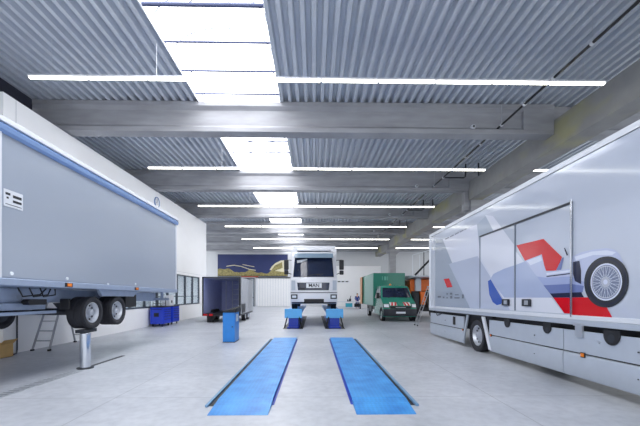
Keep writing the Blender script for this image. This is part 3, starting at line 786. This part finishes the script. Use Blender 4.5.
# ------------------------------------------------------------------ orange service truck behind
ot = thing('service_truck', (8.0, 28, 0), 'orange service truck with a raised grey platform, half hidden behind the silver trailer', 'truck')
MB().box(6.9, 9.0, 24.6, 30.5, .8, 2.75, M_ORANGEP).build('body', ot, .04)
MB().box(6.95, 8.95, 24.3, 24.58, .5, 1.9, M_BLACK).build('tool_carrier', ot, .03)
for i in range(4):
    x = 7.0 + i * .48
    MB().box(x, x + .34, 24.05, 24.3, .75 + .2 * (i % 2), 1.75 + .12 * (i % 3), (M_DARK, M_ORANGEP, M_BLACK, M_DARK)[i]).build('equipment', ot, .02)
MB().prism([(23.2, 2.86), (23.2, 2.92), (24.6, 3.02), (26.5, 3.02), (26.5, 2.8), (24.6, 2.8)], 'x', 6.75, 9.0, M_SKIRT).build('platform', ot, .01)
MB().box(7.2, 7.6, 24.35, 24.6, 1.9, 2.8, M_SKIRT).build('mast', ot, .01)
for x in (6.95, 7.45):
    MB().cyl((x, 24.2, 3.0), (x, 24.2, 4.45), .03, M_RAILW, 10).build('post', ot)
MB().bar((6.95, 24.2, 4.45), (8.9, 24.2, 5.0), .05, .05, M_RAILW).build('top_rail', ot)
MB().cyl((7.75, 24.2, 3.0), (7.75, 24.2, 4.65), .03, M_DARK, 10).build('post', ot)
MB().cyl((7.05, 23.95, 3.02), (8.1, 23.95, 4.1), .07, M_BLACK, 12).build('gas_strut', ot)
for s in (-1, 1):
    for yy in (25.4, 29.2): wheel(ot, (7.95 + s * .85, yy, .48), .48, .28, s)
for x in (7.2, 7.8): tag(MB().lathe([(0, -.03), (.08, -.02), (.09, 0)], (x, 24.29, 1.2), 'y', E_WARM, 16).build('work_lamp', ot), 'lit warm work lamp')
MB().box(7.4, 8.5, 24.7, 30.4, .45, .79, M_DARK).build('chassis', ot)

# ------------------------------------------------------------------ dark open box trailer by the back
bt = thing('open_trailer', (-5.5, 22.6, 0), 'dark tandem box trailer standing open at the rear, blue-grey lining showing', 'trailer')
tx0, tx1, ty0, ty1, tz0, tz1 = -6.62, -4.38, 20.6, 24.7, .52, 2.66
MB().box(tx0, tx1, ty0, ty1, tz0 - .1, tz0, M_DARK).build('floor_frame', bt)
MB().box(tx0, tx0 + .05, ty0, ty1, tz0, tz1, M_DARK).build('side_wall', bt)
MB().box(tx1 - .05, tx1, ty0, ty1, tz0, tz1, pm('grey_side_wall', (168, 172, 178), .3, .2)).build('side_wall', bt)
MB().box(tx0, tx1, ty0, ty1, tz1, tz1 + .05, M_DARK).build('roof', bt)
MB().box(tx0 + .05, tx1 - .05, ty1 - .05, ty1, tz0, tz1, M_LAV).build('front_wall', bt)
li = MB().box(tx0 + .051, tx0 + .06, ty0 + .02, ty1 - .05, tz0, tz1, M_LAV).box(tx1 - .06, tx1 - .051, ty0 + .02, ty1 - .05, tz0, tz1, M_LAV)
li.box(tx0 + .06, tx1 - .06, ty0 + .02, ty1 - .05, tz1 - .01, tz1 - .001, M_LAVL); li.box(tx0 + .06, tx1 - .06, ty0 + .02, ty1 - .05, tz0 + .001, tz0 + .01, M_DARK)
li.build('lining', bt)
for j, zz in enumerate((.95, 1.3, 1.65, 2.0, 2.35)):
    MB().box(tx1 - .45, tx1 - .06, ty0 + 1.2, ty1 - .06, zz, zz + .03, M_LAVL).build('shelf', bt)
    MB().box(tx0 + .9, tx1 - .5, ty1 - .09, ty1 - .05, zz, zz + .04, M_LAVL).build('lashing_rail', bt)
for x in (tx0 + .35, tx0 + .8, tx0 + 1.25, tx1 - .45):
    MB().box(x, x + .05, ty1 - .1, ty1 - .051, tz0 + .02, tz1 - .02, M_LAVL).build('upright', bt)
rf = MB()
for x in (tx0 - .01, tx1 - .06): rf.box(x, x + .07, ty0 - .03, ty0 + .02, tz0 - .12, tz1 + .06, M_BLACK)
rf.box(tx0, tx1, ty0 - .03, ty0 + .02, tz1, tz1 + .06, M_BLACK).box(tx0, tx1, ty0 - .03, ty0 + .02, tz0 - .12, tz0 + .02, M_BLACK)
rf.build('rear_frame', bt)
for x in (tx0 + .1, tx0 + .42):
    tag(MB().box(x - .02, x + .2, ty0 - .06, ty0 - .03, tz0 - .12, tz0 - .0, M_RED).build('tail_lamp', bt, .006), 'red tail lamp')
MB().box(tx1 + .01, tx1 + .05, ty0 + .1, ty0 + 2.1, tz0, tz1, pm('pale_door_leaf', (190, 194, 200), .25, .2)).build('rear_door', bt, .008)
MB().box(tx1 + .05, tx1 + .07, ty0 + .1, ty0 + 1.2, tz0 + .05, 1.1, M_DARK).build('kick_plate', bt)
for s in (-1, 1):
    for yy in (22.3, 23.2):
        wheel(bt, ((tx0 + tx1) / 2 + s * 1.0, yy, .36), .36, .22, s)
for yy in (22.3, 23.2):
    MB().cyl((tx0 + .2, yy, .36), (tx1 - .2, yy, .36), .05, M_DARK, 10).build('axle', bt)
MB().box(tx0 + .2, tx0 + .5, ty0 + .2, ty0 + .6, .0, .42, M_BLACK).build('prop_stand', bt, .01)

# ------------------------------------------------------------------ mural, gate, back corner
mu = thing('mural', (-8.6, YB, 4.1), 'wide framed night panorama on the back wall above the gate', 'picture')
m0, m1, n0, n1 = -13.2, -3.6, 4.2, 7.15
MB().box(m0, m1, YB - .06, YB - .01, n0, n1, pm('night_blue_print', (40, 52, 104), .5, 0, .18, .5)).build('panel', mu)
M_GOLD = pm('golden_print', (146, 136, 86), .5, 0, .5, 5); M_PALE = pm('pale_print', (220, 214, 184), .5, 0, .1, 2.)
pr = MB(); pts = [(m0, n0)]
for i in range(41):
    u = i / 40; pts.append((m0 + (m1 - m0) * u, n0 + .55 + .22 * math.sin(u * 17) + .12 * math.sin(u * 41 + 1) + (.25 if u < .3 else 0)))
pts.append((m1, n0))
pr.prism(pts, 'y', YB - .064, YB - .06, M_GOLD)
pr.tube([(m0 + 1.2, YB - .066, 5.5), (m0 + 2.2, YB - .066, 5.65), (m0 + 3.2, YB - .066, 5.5), (m0 + 4.3, YB - .066, 5.1), (m0 + 5.2, YB - .066, 4.95)], .06, M_PALE, 8)
pr.tube([(m0 + 3.4, YB - .066, 5.75), (m0 + 4.4, YB - .066, 5.55), (m0 + 5.0, YB - .066, 5.45)], .05, M_PALE, 8)
dm = [(m1 - 2.5, 5.0), (m1 - 2.2, 5.5), (m1 - 1.7, 5.95), (m1 - 1.0, 6.3), (m1 - .5, 6.35), (m1 - .5, 4.7)]
pr.prism(dm, 'y', YB - .067, YB - .062, M_PALE)
pr.prism([(m1 - 2.3, 4.9), (m1 - 1.8, 5.6), (m1 - .8, 6.1), (m1 - .7, 5.3), (m1 - 1.8, 4.9)], 'y', YB - .07, YB - .064, M_GOLD)
pr.build('print', mu)
fr = MB().box(m0 - .25, m0, YB - .1, YB - .01, n0 - .1, n1 + .2, M_OFFWH).box(m1, m1 + .25, YB - .1, YB - .01, n0 - .1, n1 + .2, M_OFFWH)
fr.box(m0, m1, YB - .1, YB - .01, n1, n1 + .2, M_OFFWH).box(m0, m1, YB - .1, YB - .01, n0 - .1, n0, M_DARK)
fr.build('frame', mu)

gt = thing('door_1', (-5.5, YB, 0), 'pale ribbed sectional gate in the back wall under the panorama', 'gate', kind='structure')
gm = MB(); x = -7.7
while x < -3.3:
    gm.box(x, x + .18, YB - .08, YB - .01, .02, 3.85, M_WHITE).box(x + .18, x + .22, YB - .05, YB - .01, .02, 3.85, M_SKIRT); x += .22
gm.build('gate_leaf', gt)
MB().box(-8.0, -7.7, YB - .15, YB - .01, 0, 3.95, M_TWHITE).box(-3.26, -3.0, YB - .15, YB - .01, 0, 3.95, M_TWHITE).box(-8.0, -3.0, YB - .15, YB - .01, 3.86, 4.0, M_DARK).build('gate_frame', gt)
gl = thing('door_2', (-9.2, YB, 0), 'glazed side door beside the pale gate in the back wall', 'door', kind='structure')
MB().box(-10.4, -10.3, YB - .12, YB - .01, 0, 3.9, M_FRAME).box(-8.3, -8.2, YB - .12, YB - .01, 0, 3.9, M_FRAME).box(-10.3, -8.3, YB - .12, YB - .01, 3.8, 3.9, M_FRAME).box(-10.3, -8.3, YB - .12, YB - .01, 1.2, 1.28, M_FRAME).build('door_frame', gl)
MB().box(-10.3, -8.3, YB - .06, YB - .03, .02, 1.2, pm('pale_glazing', (198, 206, 214), .15)).box(-10.3, -8.3, YB - .06, YB - .03, 1.28, 3.8, pm('pale_glazing', (198, 206, 214), .15)).build('pane', gl)
tag(MB().box(-9.9, -7.6, YB - .45, YB - .16, 4.02, 4.09, pm('red_orange_strip', (216, 90, 50), .4)).build('cover_strip', gt), 'red-orange cover strip')

# ------------------------------------------------------------------ workbench, vise, person
wb = thing('workbench', (3.9, 39.2, 0), 'long workbench with pale top in front of the white partition', 'workbench')
MB().box(2.2, 5.4, 38.8, 39.6, .78, .86, M_RAILW).build('worktop', wb, .01)
for x in (2.3, 5.22):
    for yy in (38.85, 39.47): MB().box(x, x + .08, yy, yy + .08, 0, .78, M_DARK).build('leg', wb)
MB().box(2.38, 5.22, 38.95, 39.45, .2, .24, M_STEELB).build('shelf', wb)
cr = thing('crate', (3.9, 39.1, .24), 'cyan crate on the shelf under the workbench', 'crate')
MB().box(3.6, 4.35, 38.98, 39.4, .243, .62, M_CYAN).build('body', cr, .02)
MB().box(3.58, 4.37, 38.96, 39.42, .62, .66, M_CYAN).build('lid', cr, .01)
tb = thing('toolbox', (4.8, 39.1, .24), 'black toolbox on the shelf under the workbench', 'toolbox')
MB().box(4.6, 5.15, 38.98, 39.4, .243, .6, M_BLACK).build('body', tb, .02)
MB().bar((4.7, 39.2, .66), (5.05, 39.2, .66), .03, .03, M_DARK).bar((4.7, 39.2, .6), (4.7, 39.2, .67), .03, .03, M_DARK).bar((5.05, 39.2, .6), (5.05, 39.2, .67), .03, .03, M_DARK).build('handle', tb)
vs_ = thing('bench_vise', (4.05, 39.1, .86), 'dark bench vise on the pale workbench top', 'vise')
MB().box(3.75, 4.2, 39.0, 39.2, .86, .96, M_DARK).build('base', vs_, .015)
MB().box(3.78, 3.88, 38.98, 39.22, .96, 1.1, M_DARK).build('jaw', vs_, .01)
MB().box(3.98, 4.2, 38.98, 39.22, .96, 1.18, M_DARK).build('jaw', vs_, .01)
MB().bar((4.1, 39.1, 1.18), (4.2, 39.1, 1.5), .06, .06, M_DARK).build('lever', vs_)
hk = thing('wall_sign', (2.95, 41.17, 3.2), 'small pale board with three dark marks for sign lettering on the white partition beside the truck mirror', 'wall sign')
MB().box(2.75, 4.2, 41.13, 41.168, 3.1, 3.28, M_RAILW).build('board', hk, .005)
for x in (2.85, 3.3, 3.78): MB().box(x, x + .3, 41.08, 41.13, 3.13, 3.24, M_BLACK).build('letter_block', hk, .01)  # dark blocks stand for the lettering of a wall sign

def skin_fig(name, verts, edges, mat, parent, sub=2):
    """verts: (x,y,z,rx,ry); the first vertex is the root"""
    me = bpy.data.meshes.new(name); me.from_pydata([v[:3] for v in verts], edges, []); me.materials.append(mat)
    o = bpy.data.objects.new(name, me); COL.objects.link(o); o.parent = parent
    sk = o.modifiers.new('skin', 'SKIN'); sk.use_smooth_shade = True
    for i, v in enumerate(verts):
        d = me.skin_vertices[0].data[i]; d.radius = (v[3], v[4]); d.use_root = (i == 0)
    sb = o.modifiers.new('sub', 'SUBSURF'); sb.levels = sub; sb.render_levels = sub
    dg = bpy.context.evaluated_depsgraph_get()
    m2 = bpy.data.meshes.new_from_object(o.evaluated_get(dg)); o.modifiers.clear(); o.data = m2
    m2.name = name
    for p in m2.polygons: p.use_smooth = True
    return o
pn = thing('person', (5.05, 40.2, 0), 'person in blue workwear standing behind the workbench, arms on the bench', 'person')
def body_net(fat=0., clothes=False):
    V = [(0, 0, .95, .15, .11)]; E = []
    def ad(p, *v):
        V.append(v); E.append((p, len(V) - 1)); return len(V) - 1
    sp = ad(0, 0, 0, 1.12, .14 + fat, .1 + fat); ch = ad(sp, 0, 0, 1.32, .17 + fat, .11 + fat); nk = ad(ch, 0, 0, 1.46, .1, .08)
    if not clothes:
        n2 = ad(nk, 0, -.01, 1.54, .055, .06); h1 = ad(n2, 0, -.03, 1.6, .075, .085); h2 = ad(h1, 0, -.03, 1.68, .08, .1); ad(h2, 0, -.02, 1.74, .06, .07)
    for s in (-1, 1):
        hp = ad(0, s * .1, 0, .88, .09 + fat, .09 + fat); kn = ad(hp, s * .11, -.02, .5, .062 + fat, .065 + fat); an = ad(kn, s * .11, .02, .1, .045 + fat, .05 + fat)
        if not clothes: ft = ad(an, s * .115, -.02, .045, .04, .04); ad(ft, s * .12, -.16, .035, .04, .03)
        sh = ad(ch, s * .19, 0, 1.41, .06 + fat, .06 + fat); el = ad(sh, s * .26, -.06, 1.13, .045 + fat, .045 + fat); wr = ad(el, s * .18, -.32, 1.0, .032 + fat, .03 + fat)
        if not clothes:
            pa = ad(wr, s * .15, -.42, .96, .042, .02)
            for q in range(4):
                f1 = ad(pa, s * .15 + (q - 1.5) * .022, -.475, .945, .009, .009); ad(f1, s * .15 + (q - 1.5) * .024, -.515 - .008 * (1 - abs(q - 1.5)), .915, .008, .008)
            th = ad(wr, s * .10, -.40, .955, .011, .011); ad(th, s * .09, -.45, .935, .009, .009)
    return V, E
V, E = body_net(); skin_fig('body', V, E, M_SKIN, pn, 1)
V, E = body_net(.016, True); V[0] = (0, 0, .95, .17, .13); skin_fig('coverall', V, E, M_WORK, pn, 1)
hr = MB().lathe([(.088, -.02), (.1, .03), (.085, .09), (.04, .125), (0, .13)], (5.05, 40.2, 1.66), 'z', M_HAIR, 20); hr.build('hair', pn)
fc = MB()
for s in (-1, 1):
    fc.cyl((5.05 + s * .032, 40.2 - .115, 1.67), (5.05 + s * .032, 40.2 - .135, 1.67), .012, M_BLACK, 10)
    fc.box(5.05 + s * .08 - .01, 5.05 + s * .08 + .01, 40.15, 40.2, 1.63, 1.69, M_SKIN)
fc.box(5.05 - .012, 5.05 + .012, 40.2 - .155, 40.2 - .1, 1.63, 1.66, M_SKIN); fc.box(5.05 - .028, 5.05 + .028, 40.2 - .13, 40.2 - .1, 1.595, 1.605, pm('lips', (170, 96, 90), .5))
fc.build('face', pn)

# ------------------------------------------------------------------ big silver trailer with the race car print
RX, RX1, RY0, RY1, RZ0, RZ1 = 4.8, 7.35, .3, 14.25, 1.19, 4.25
rt = thing('race_trailer', (6, 7, 0), 'long silver race transport trailer with a vintage race car print on its side', 'trailer')
MB().box(RX, RX1, RY0, RY1, RZ0 + .06, RZ1 - .13, M_TRAIL).build('box_body', rt, .01)
MB().box(RX - .012, RX1 + .012, RY0 - .01, RY1 + .01, RZ1 - .13, RZ1 - .02, M_RAILW).box(RX - .014, RX - .011, RY0, RY1, RZ1 - .135, RZ1 - .128, M_DARK).build('top_rail', rt, .008)
MB().box(RX + .02, RX1 - .02, RY0, RY1, RZ1 - .02, RZ1, M_RAILW).build('roof_panel', rt, .008)
MB().box(RX - .02, RX1 + .02, RY0 - .01, RY1 + .01, RZ0 - .08, RZ0 + .02, M_SKIRT).box(RX - .026, RX1 + .026, RY0 - .01, RY1 + .01, RZ0 + .02, RZ0 + .1, M_RAILW).build('sill_rail', rt, .008)
MB().box(RX - .016, RX + .1, RY1 - .16, RY1 + .016, RZ0 + .06, RZ1 - .13, M_RAILW).box(RX - .017, RX - .005, RY1 - .6, RY1 - .57, RZ0 + .06, RZ1 - .13, M_RAILW).build('corner_post', rt, .006)
MB().box(RX + .15, RX1 - .15, RY0 + .2, RY1 - .3, .62, RZ0 - .07, M_BLACK).build('chassis', rt)
def TP(px, py, off=0.):
    """point of the trailer's side that shows at that spot of the picture when seen from the hall's middle"""
    u, t = (px - 320.0) / 345.0, math.radians(1.0)
    dx, dy = u * math.cos(t) + math.sin(t), math.cos(t) - u * math.sin(t)
    return (RX - .004 - off, RX * dy / dx, 1.7 + RX / dx * (294.0 - py) / 345.0)
C8 = lambda x, y: (420 + x / 2.909, 200 + y / 2.909)
lv = MB(); lay = [0]
def decal(pts, m, crop=True):
    lay[0] += 1
    q = [TP(*(C8(*p) if crop else p), off=.0002 * lay[0]) for p in pts]
    # the outward side faces -x
    a = sum(q[i][1] * q[(i + 1) % len(q)][2] - q[(i + 1) % len(q)][1] * q[i][2] for i in range(len(q)))
    if a > 0: q.reverse()
    lv.poly(q, m)
def pf(name, rgb): return pm('print_' + name, rgb, .14, 0, .02, .8, coat=.15)
P_GREY = pf('grey', (158, 168, 184)); P_LAV = pf('lavender', (214, 218, 232)); P_MID = pf('mid', (184, 192, 212)); P_PALE = pf('pale', (220, 223, 234))
P_RED = pf('red', (206, 10, 26)); P_BLUE = pf('blue', (58, 92, 178)); P_GHO = pf('ghost', (170, 182, 212)); P_CAR = pf('car_silver', (186, 194, 220)); P_CARD = pf('car_shade', (112, 126, 176))
P_DARK = pf('car_dark', (38, 42, 66)); P_CARL = pf('car_light', (216, 222, 238)); P_TEXT = pf('text_grey', (112, 118, 130)); P_TYRE = pf('tyre', (46, 48, 56)); P_SPK = pf('spokes', (186, 190, 202))
P_BLUEG = pf('stripe_grey', (172, 182, 198))
decal([(45, 112), (68, 114), (150, 322), (45, 312)], P_GREY)
decal([(66, 114), (166, 71), (176, 108), (176, 165), (270, 332), (150, 322)], P_LAV)
decal([(166, 71), (192, 46), (278, 195), (278, 332), (176, 165)], P_BLUEG)
decal([(190, 44), (213, 47), (280, 138), (280, 150), (425, 338), (270, 332), (176, 165), (176, 110), (215, 92)], P_PALE)
decal([(84, 186), (168, 163), (200, 215), (268, 330), (150, 322)], P_MID)
decal([(200, 238), (214, 215), (245, 200), (281, 188), (308, 178), (386, 284), (246, 284), (205, 232)], P_GHO)
decal([(198, 236), (206, 231), (242, 292), (236, 303), (224, 306), (212, 297), (202, 275)], P_BLUE)
decal([(281, 132), (360, 113), (414, 166), (398, 206), (362, 206), (355, 158), (306, 177)], P_RED)
decal([(388, 284), (529, 283), (562, 345), (426, 337)], P_RED)
decal([(69, 230), (85, 228), (95, 253), (79, 255)], P_RED)
# the car: tail, body, cowl, shaded belly
decal([(306, 177), (355, 158), (362, 190), (368, 208), (398, 205), (440, 199), (443, 164), (470, 152), (505, 144), (543, 140), (566, 144), (580, 155), (592, 180), (560, 240), (480, 262), (450, 284), (388, 284)], P_CAR)
decal([(340, 222), (370, 226), (440, 222), (478, 238), (474, 268), (450, 284), (388, 284)], pf('car_mid', (160, 172, 210)))
decal([(360, 248), (440, 244), (478, 250), (474, 268), (450, 284), (388, 284)], P_CARD)
decal([(379, 272), (470, 268), (478, 283), (388, 284)], P_DARK)
decal([(312, 178), (352, 163), (356, 176), (322, 190)], P_CARL)
decal([(450, 165), (500, 150), (545, 146), (572, 152), (560, 160), (505, 160), (455, 176)], P_CARL)
decal([(446, 180), (465, 177), (470, 205), (470, 245), (452, 236), (446, 215)], P_DARK)
decal([(368, 212), (442, 203), (442, 209), (370, 219)], P_CARL)
decal([(368, 221), (442, 212), (442, 215), (370, 224)], P_DARK)
decal([(397, 204), (415, 168), (420, 166), (412, 203)], P_CARD)
decal([(420, 140), (423, 139), (432, 160), (428, 162)], P_DARK)
# the wheel of the printed car
wcx, wcy = 606.0, 282.0
c0 = TP(wcx, wcy); R = .42
def ringdecal(r0, r1, m, seg=40, dy=0, dz=0):
    lay[0] += 1; o = .0002 * lay[0]; vs = []
    for r in (r0, r1):
        for k in range(seg):
            a = 2 * PI * k / seg; vs.append((RX - .004 - o, c0[1] + dy + r * math.cos(a), c0[2] + dz + r * math.sin(a)))
    lv.add(vs, [(k, (k + 1) % seg, seg + (k + 1) % seg, seg + k) for k in range(seg)], m)
ringdecal(.001, R * 1.0, P_TYRE, dy=.03); ringdecal(.001, R, P_TYRE)
ringdecal(R * .86, R * .9, P_DARK)
ringdecal(.001, R * .73, pf('hub_grey', (120, 128, 152))); ringdecal(R * .67, R * .73, P_CARL); ringdecal(R * .6, R * .64, P_SPK)
lay[0] += 1; o_ = .0002 * lay[0]
for k in range(36):
    a = 2 * PI * k / 36; b = a + (.35 if k % 2 else -.35); w = .006
    p = (c0[1] + R * .63 * math.cos(a), c0[2] + R * .63 * math.sin(a)); q = (c0[1] + R * .15 * math.cos(b), c0[2] + R * .15 * math.sin(b))
    nx, nz = -(q[1] - p[1]), q[0] - p[0]; l = math.hypot(nx, nz); nx, nz = nx / l * w / 2, nz / l * w / 2
    x = RX - .004 - o_
    lv.poly([(x, p[0] - nx, p[1] - nz), (x, p[0] + nx, p[1] + nz), (x, q[0] + nx, q[1] + nz), (x, q[0] - nx, q[1] - nz)], P_CARL)
ringdecal(.001, R * .2, P_SPK); ringdecal(.001, R * .1, P_CARL)
# fine grey marks: the small line of text and the row of small emblems (too fine to read)
n = 22
for i in range(n):
    u = i / n; a = (445.5 + u * 21.5, 239.6 - u * 10.4)
    if i % 5 == 4: continue
    decal([(a[0], a[1]), (a[0] + .72, a[1] - .35), (a[0] + .72, a[1] - 1.35), (a[0], a[1] - 1.0)], P_TEXT, False)
for x, y, w_, h_ in ((438, 296, 3.4, 1.6), (443.2, 296.6, 1.6, 1.6), (446.8, 293.2, 1.4, 1.4), (446.8, 297.2, 1.4, 1.2), (450.4, 292.6, 2.2, 2.0), (450.4, 296, 2.2, 2.6), (454.8, 297.2, 5.2, 1.3), (455.4, 294.3, 3.8, .9), (462.4, 294.4, 1.8, 4.0)):
    decal([(x, y), (x + w_, y), (x + w_, y + h_), (x, y + h_)], P_TEXT, False)
tag(lv.build('livery_print', rt), 'printed silver vintage race car with red and white angular shapes')

# side door frame in two leaves
dY = (TP(480.2, 300)[1], TP(515.5, 300)[1], TP(572.5, 300)[1]); dz0, dz1 = 1.3, 3.38
for i in range(2):
    a, b = dY[i + 1], dY[i]
    d = MB(); x0, x1 = RX - .024, RX - .001; a += .001; b -= .001
    for yy in (a + .009, b - .009): d.box(x0, x1, yy - .008, yy + .008, dz0, dz1 - .02, pm('door_seam', (120, 128, 142), .4))
    d.box(x0, x1, a, b, dz1 - .02, dz1 + .02, M_DARK).box(x0, x1, a, b, dz0 - .02, dz0 + .01, M_SKIRT)
    dd = d.build('side_door', rt)
    hy = (dY[1] + .22) if i == 0 else (dY[1] - .62)
    MB().box(RX - .05, RX - .02, hy, hy + .3, 1.42, 1.58, M_DARK).box(RX - .056, RX - .05, hy + .06, hy + .2, 1.45, 1.55, M_ALU).build('handle', dd, .005)
MB().box(RX - .055, RX - .046, dY[2] - .04, dY[2] - .005, dz0 - .05, dz1 + .05, M_CHROME).build('door_post', rt, .004)
# skirts: two rows of panels, a gap above, wheel opening
def skirt(y0, y1, name='skirt_panel'):
    s = MB().box(RX - .01, RX + .03, y0, y1, .61, 1.01, M_SKIRT).box(RX - .013, RX - .009, y0, y1, .6, .618, M_DARK)
    s.prism([(RX - .01, .59), (RX + .03, .59), (RX + .03, .17), (RX + .01, .16), (RX - .018, .21), (RX - .024, .54)], 'y', y0, y1, M_SKIRT)
    return s.build(name, rt, .006)
for y0, y1 in ((10.95, 14.1), (6.55, 9.35), (3.4, 6.53), (.5, 3.38)): skirt(y0, y1)
MB().prism([(9.35, .2), (9.75, 1.08), (9.62, 1.08), (9.22, .2)], 'x', RX - .035, RX + .02, M_RAILW).build('arch_trim', rt, .006)
MB().prism([(10.95, .2), (10.62, 1.08), (10.72, 1.08), (11.04, .2)], 'x', RX - .028, RX + .02, M_SKIRT).build('arch_trim', rt, .006)
MB().box(RX + .34, RX + .4, 9.3, 11.0, .35, 1.12, M_BLACK).box(RX + .05, RX + .34, 9.3, 11.0, 1.06, 1.12, M_BLACK).build('wheel_well', rt)
wheel(rt, (RX + .17, 10.15, .47), .47, .3, -1)
wheel(rt, (RX1 - .17, 10.15, .47), .47, .3, 1)
wheel(rt, (RX1 - .17, 2.0, .47), .47, .3, 1)
for px, r in ((508, .12), (548, .12), (613, .155)):
    yy = TP(px, 300)[1]
    a = [(yy + r * math.cos(PI + PI * k / 16), 1.01 + r * 1.1 * math.sin(PI + PI * k / 16)) for k in range(17)]
    MB().prism(a + [(yy + r, 1.08), (yy - r, 1.08)], 'x', RX - .03, RX - .011, M_BLACK).build('hand_hole', rt)
    MB().cyl((RX - .032, yy, .95), (RX - .03, yy, .95), r * .45, M_DARK, 16).build('hand_hole_ring', rt)
yy = TP(581, 300)[1]
MB().box(RX - .05, RX - .011, yy - .08, yy + .08, .9, 1.15, M_ALU).box(RX - .055, RX - .05, yy - .12, yy + .12, 1.1, 1.15, M_ALU).build('latch_bracket', rt, .006)
MB().cyl((RX - .02, 5.72, .86), (RX - .0, 5.72, .86), .03, M_ALU, 12).build('latch_bolt', rt)
for px, py in ((584.4, 355), (492, 335.3), (463.7, 329.7)):
    p = TP(px, py); s = .05 if px > 500 else .035
    o = MB().box(RX - .034, RX - .02, p[1] - s, p[1] + s, p[2] - s * .9, p[2] + s * .9, M_BLACK).build('side_marker', rt)
    tag(MB().box(RX - .046, RX - .034, p[1] - s * .75, p[1] + s * .75, p[2] - s * .65, p[2] + s * .65, M_ORANGE).build('lens', o, .004), 'orange side marker lens')
MB().box(RX - .03, RX - .011, 11.6, 11.78, .7, .98, M_BLACK).build('flap_lock', rt, .006)
MB().tube([(RX - .02, 13.4, 1.0), (RX - .05, 13.2, .95), (RX - .02, 12.9, 1.02)], .018, M_BLACK, 6).build('strap', rt)
for y_ in (12.5, 7.4, 5.0, 3.0):
    for z_ in (.8, .4): MB().cyl((RX - .026, y_, z_), (RX - .009, y_, z_), .012, M_DARK, 8).build('panel_screw', rt)

# the trailer stands slightly nose-up on its air suspension
for o in kids(rt):
    if o.name.startswith('wheel') and not o.name.startswith('wheel_well') or o.name.startswith('livery') or o.name.startswith('side_marker'): continue
    for q in [o] + kids(o):
        if q.data:
            for v_ in q.data.vertices: v_.co.z -= .013 * (v_.co.y + 7 - 8)
# ------------------------------------------------------------------ light
wd = bpy.data.worlds.new('World'); scn.world = wd; wd.use_nodes = True
bg = wd.node_tree.nodes['Background']; bg.inputs['Color'].default_value = (.92, .955, 1, 1); bg.inputs['Strength'].default_value = 1.2

# ------------------------------------------------------------------ camera
cam = bpy.data.cameras.new('camera'); co = bpy.data.objects.new('camera', cam); COL.objects.link(co)
co.location = (0, 0, 1.7); co.rotation_euler = (PI / 2, 0, -math.radians(1.0))
cam.sensor_width = 36; cam.lens = 345 / 640 * 36
cam.shift_x = 0; cam.shift_y = 81 / 640
cam.clip_end = 300
scn.camera = co
scn.cycles.diffuse_bounces = 8
vs = scn.view_settings
vs.view_transform = 'Standard'; vs.look = 'None'; vs.gamma = 1; vs.use_curve_mapping = False; vs.exposure = 0.5
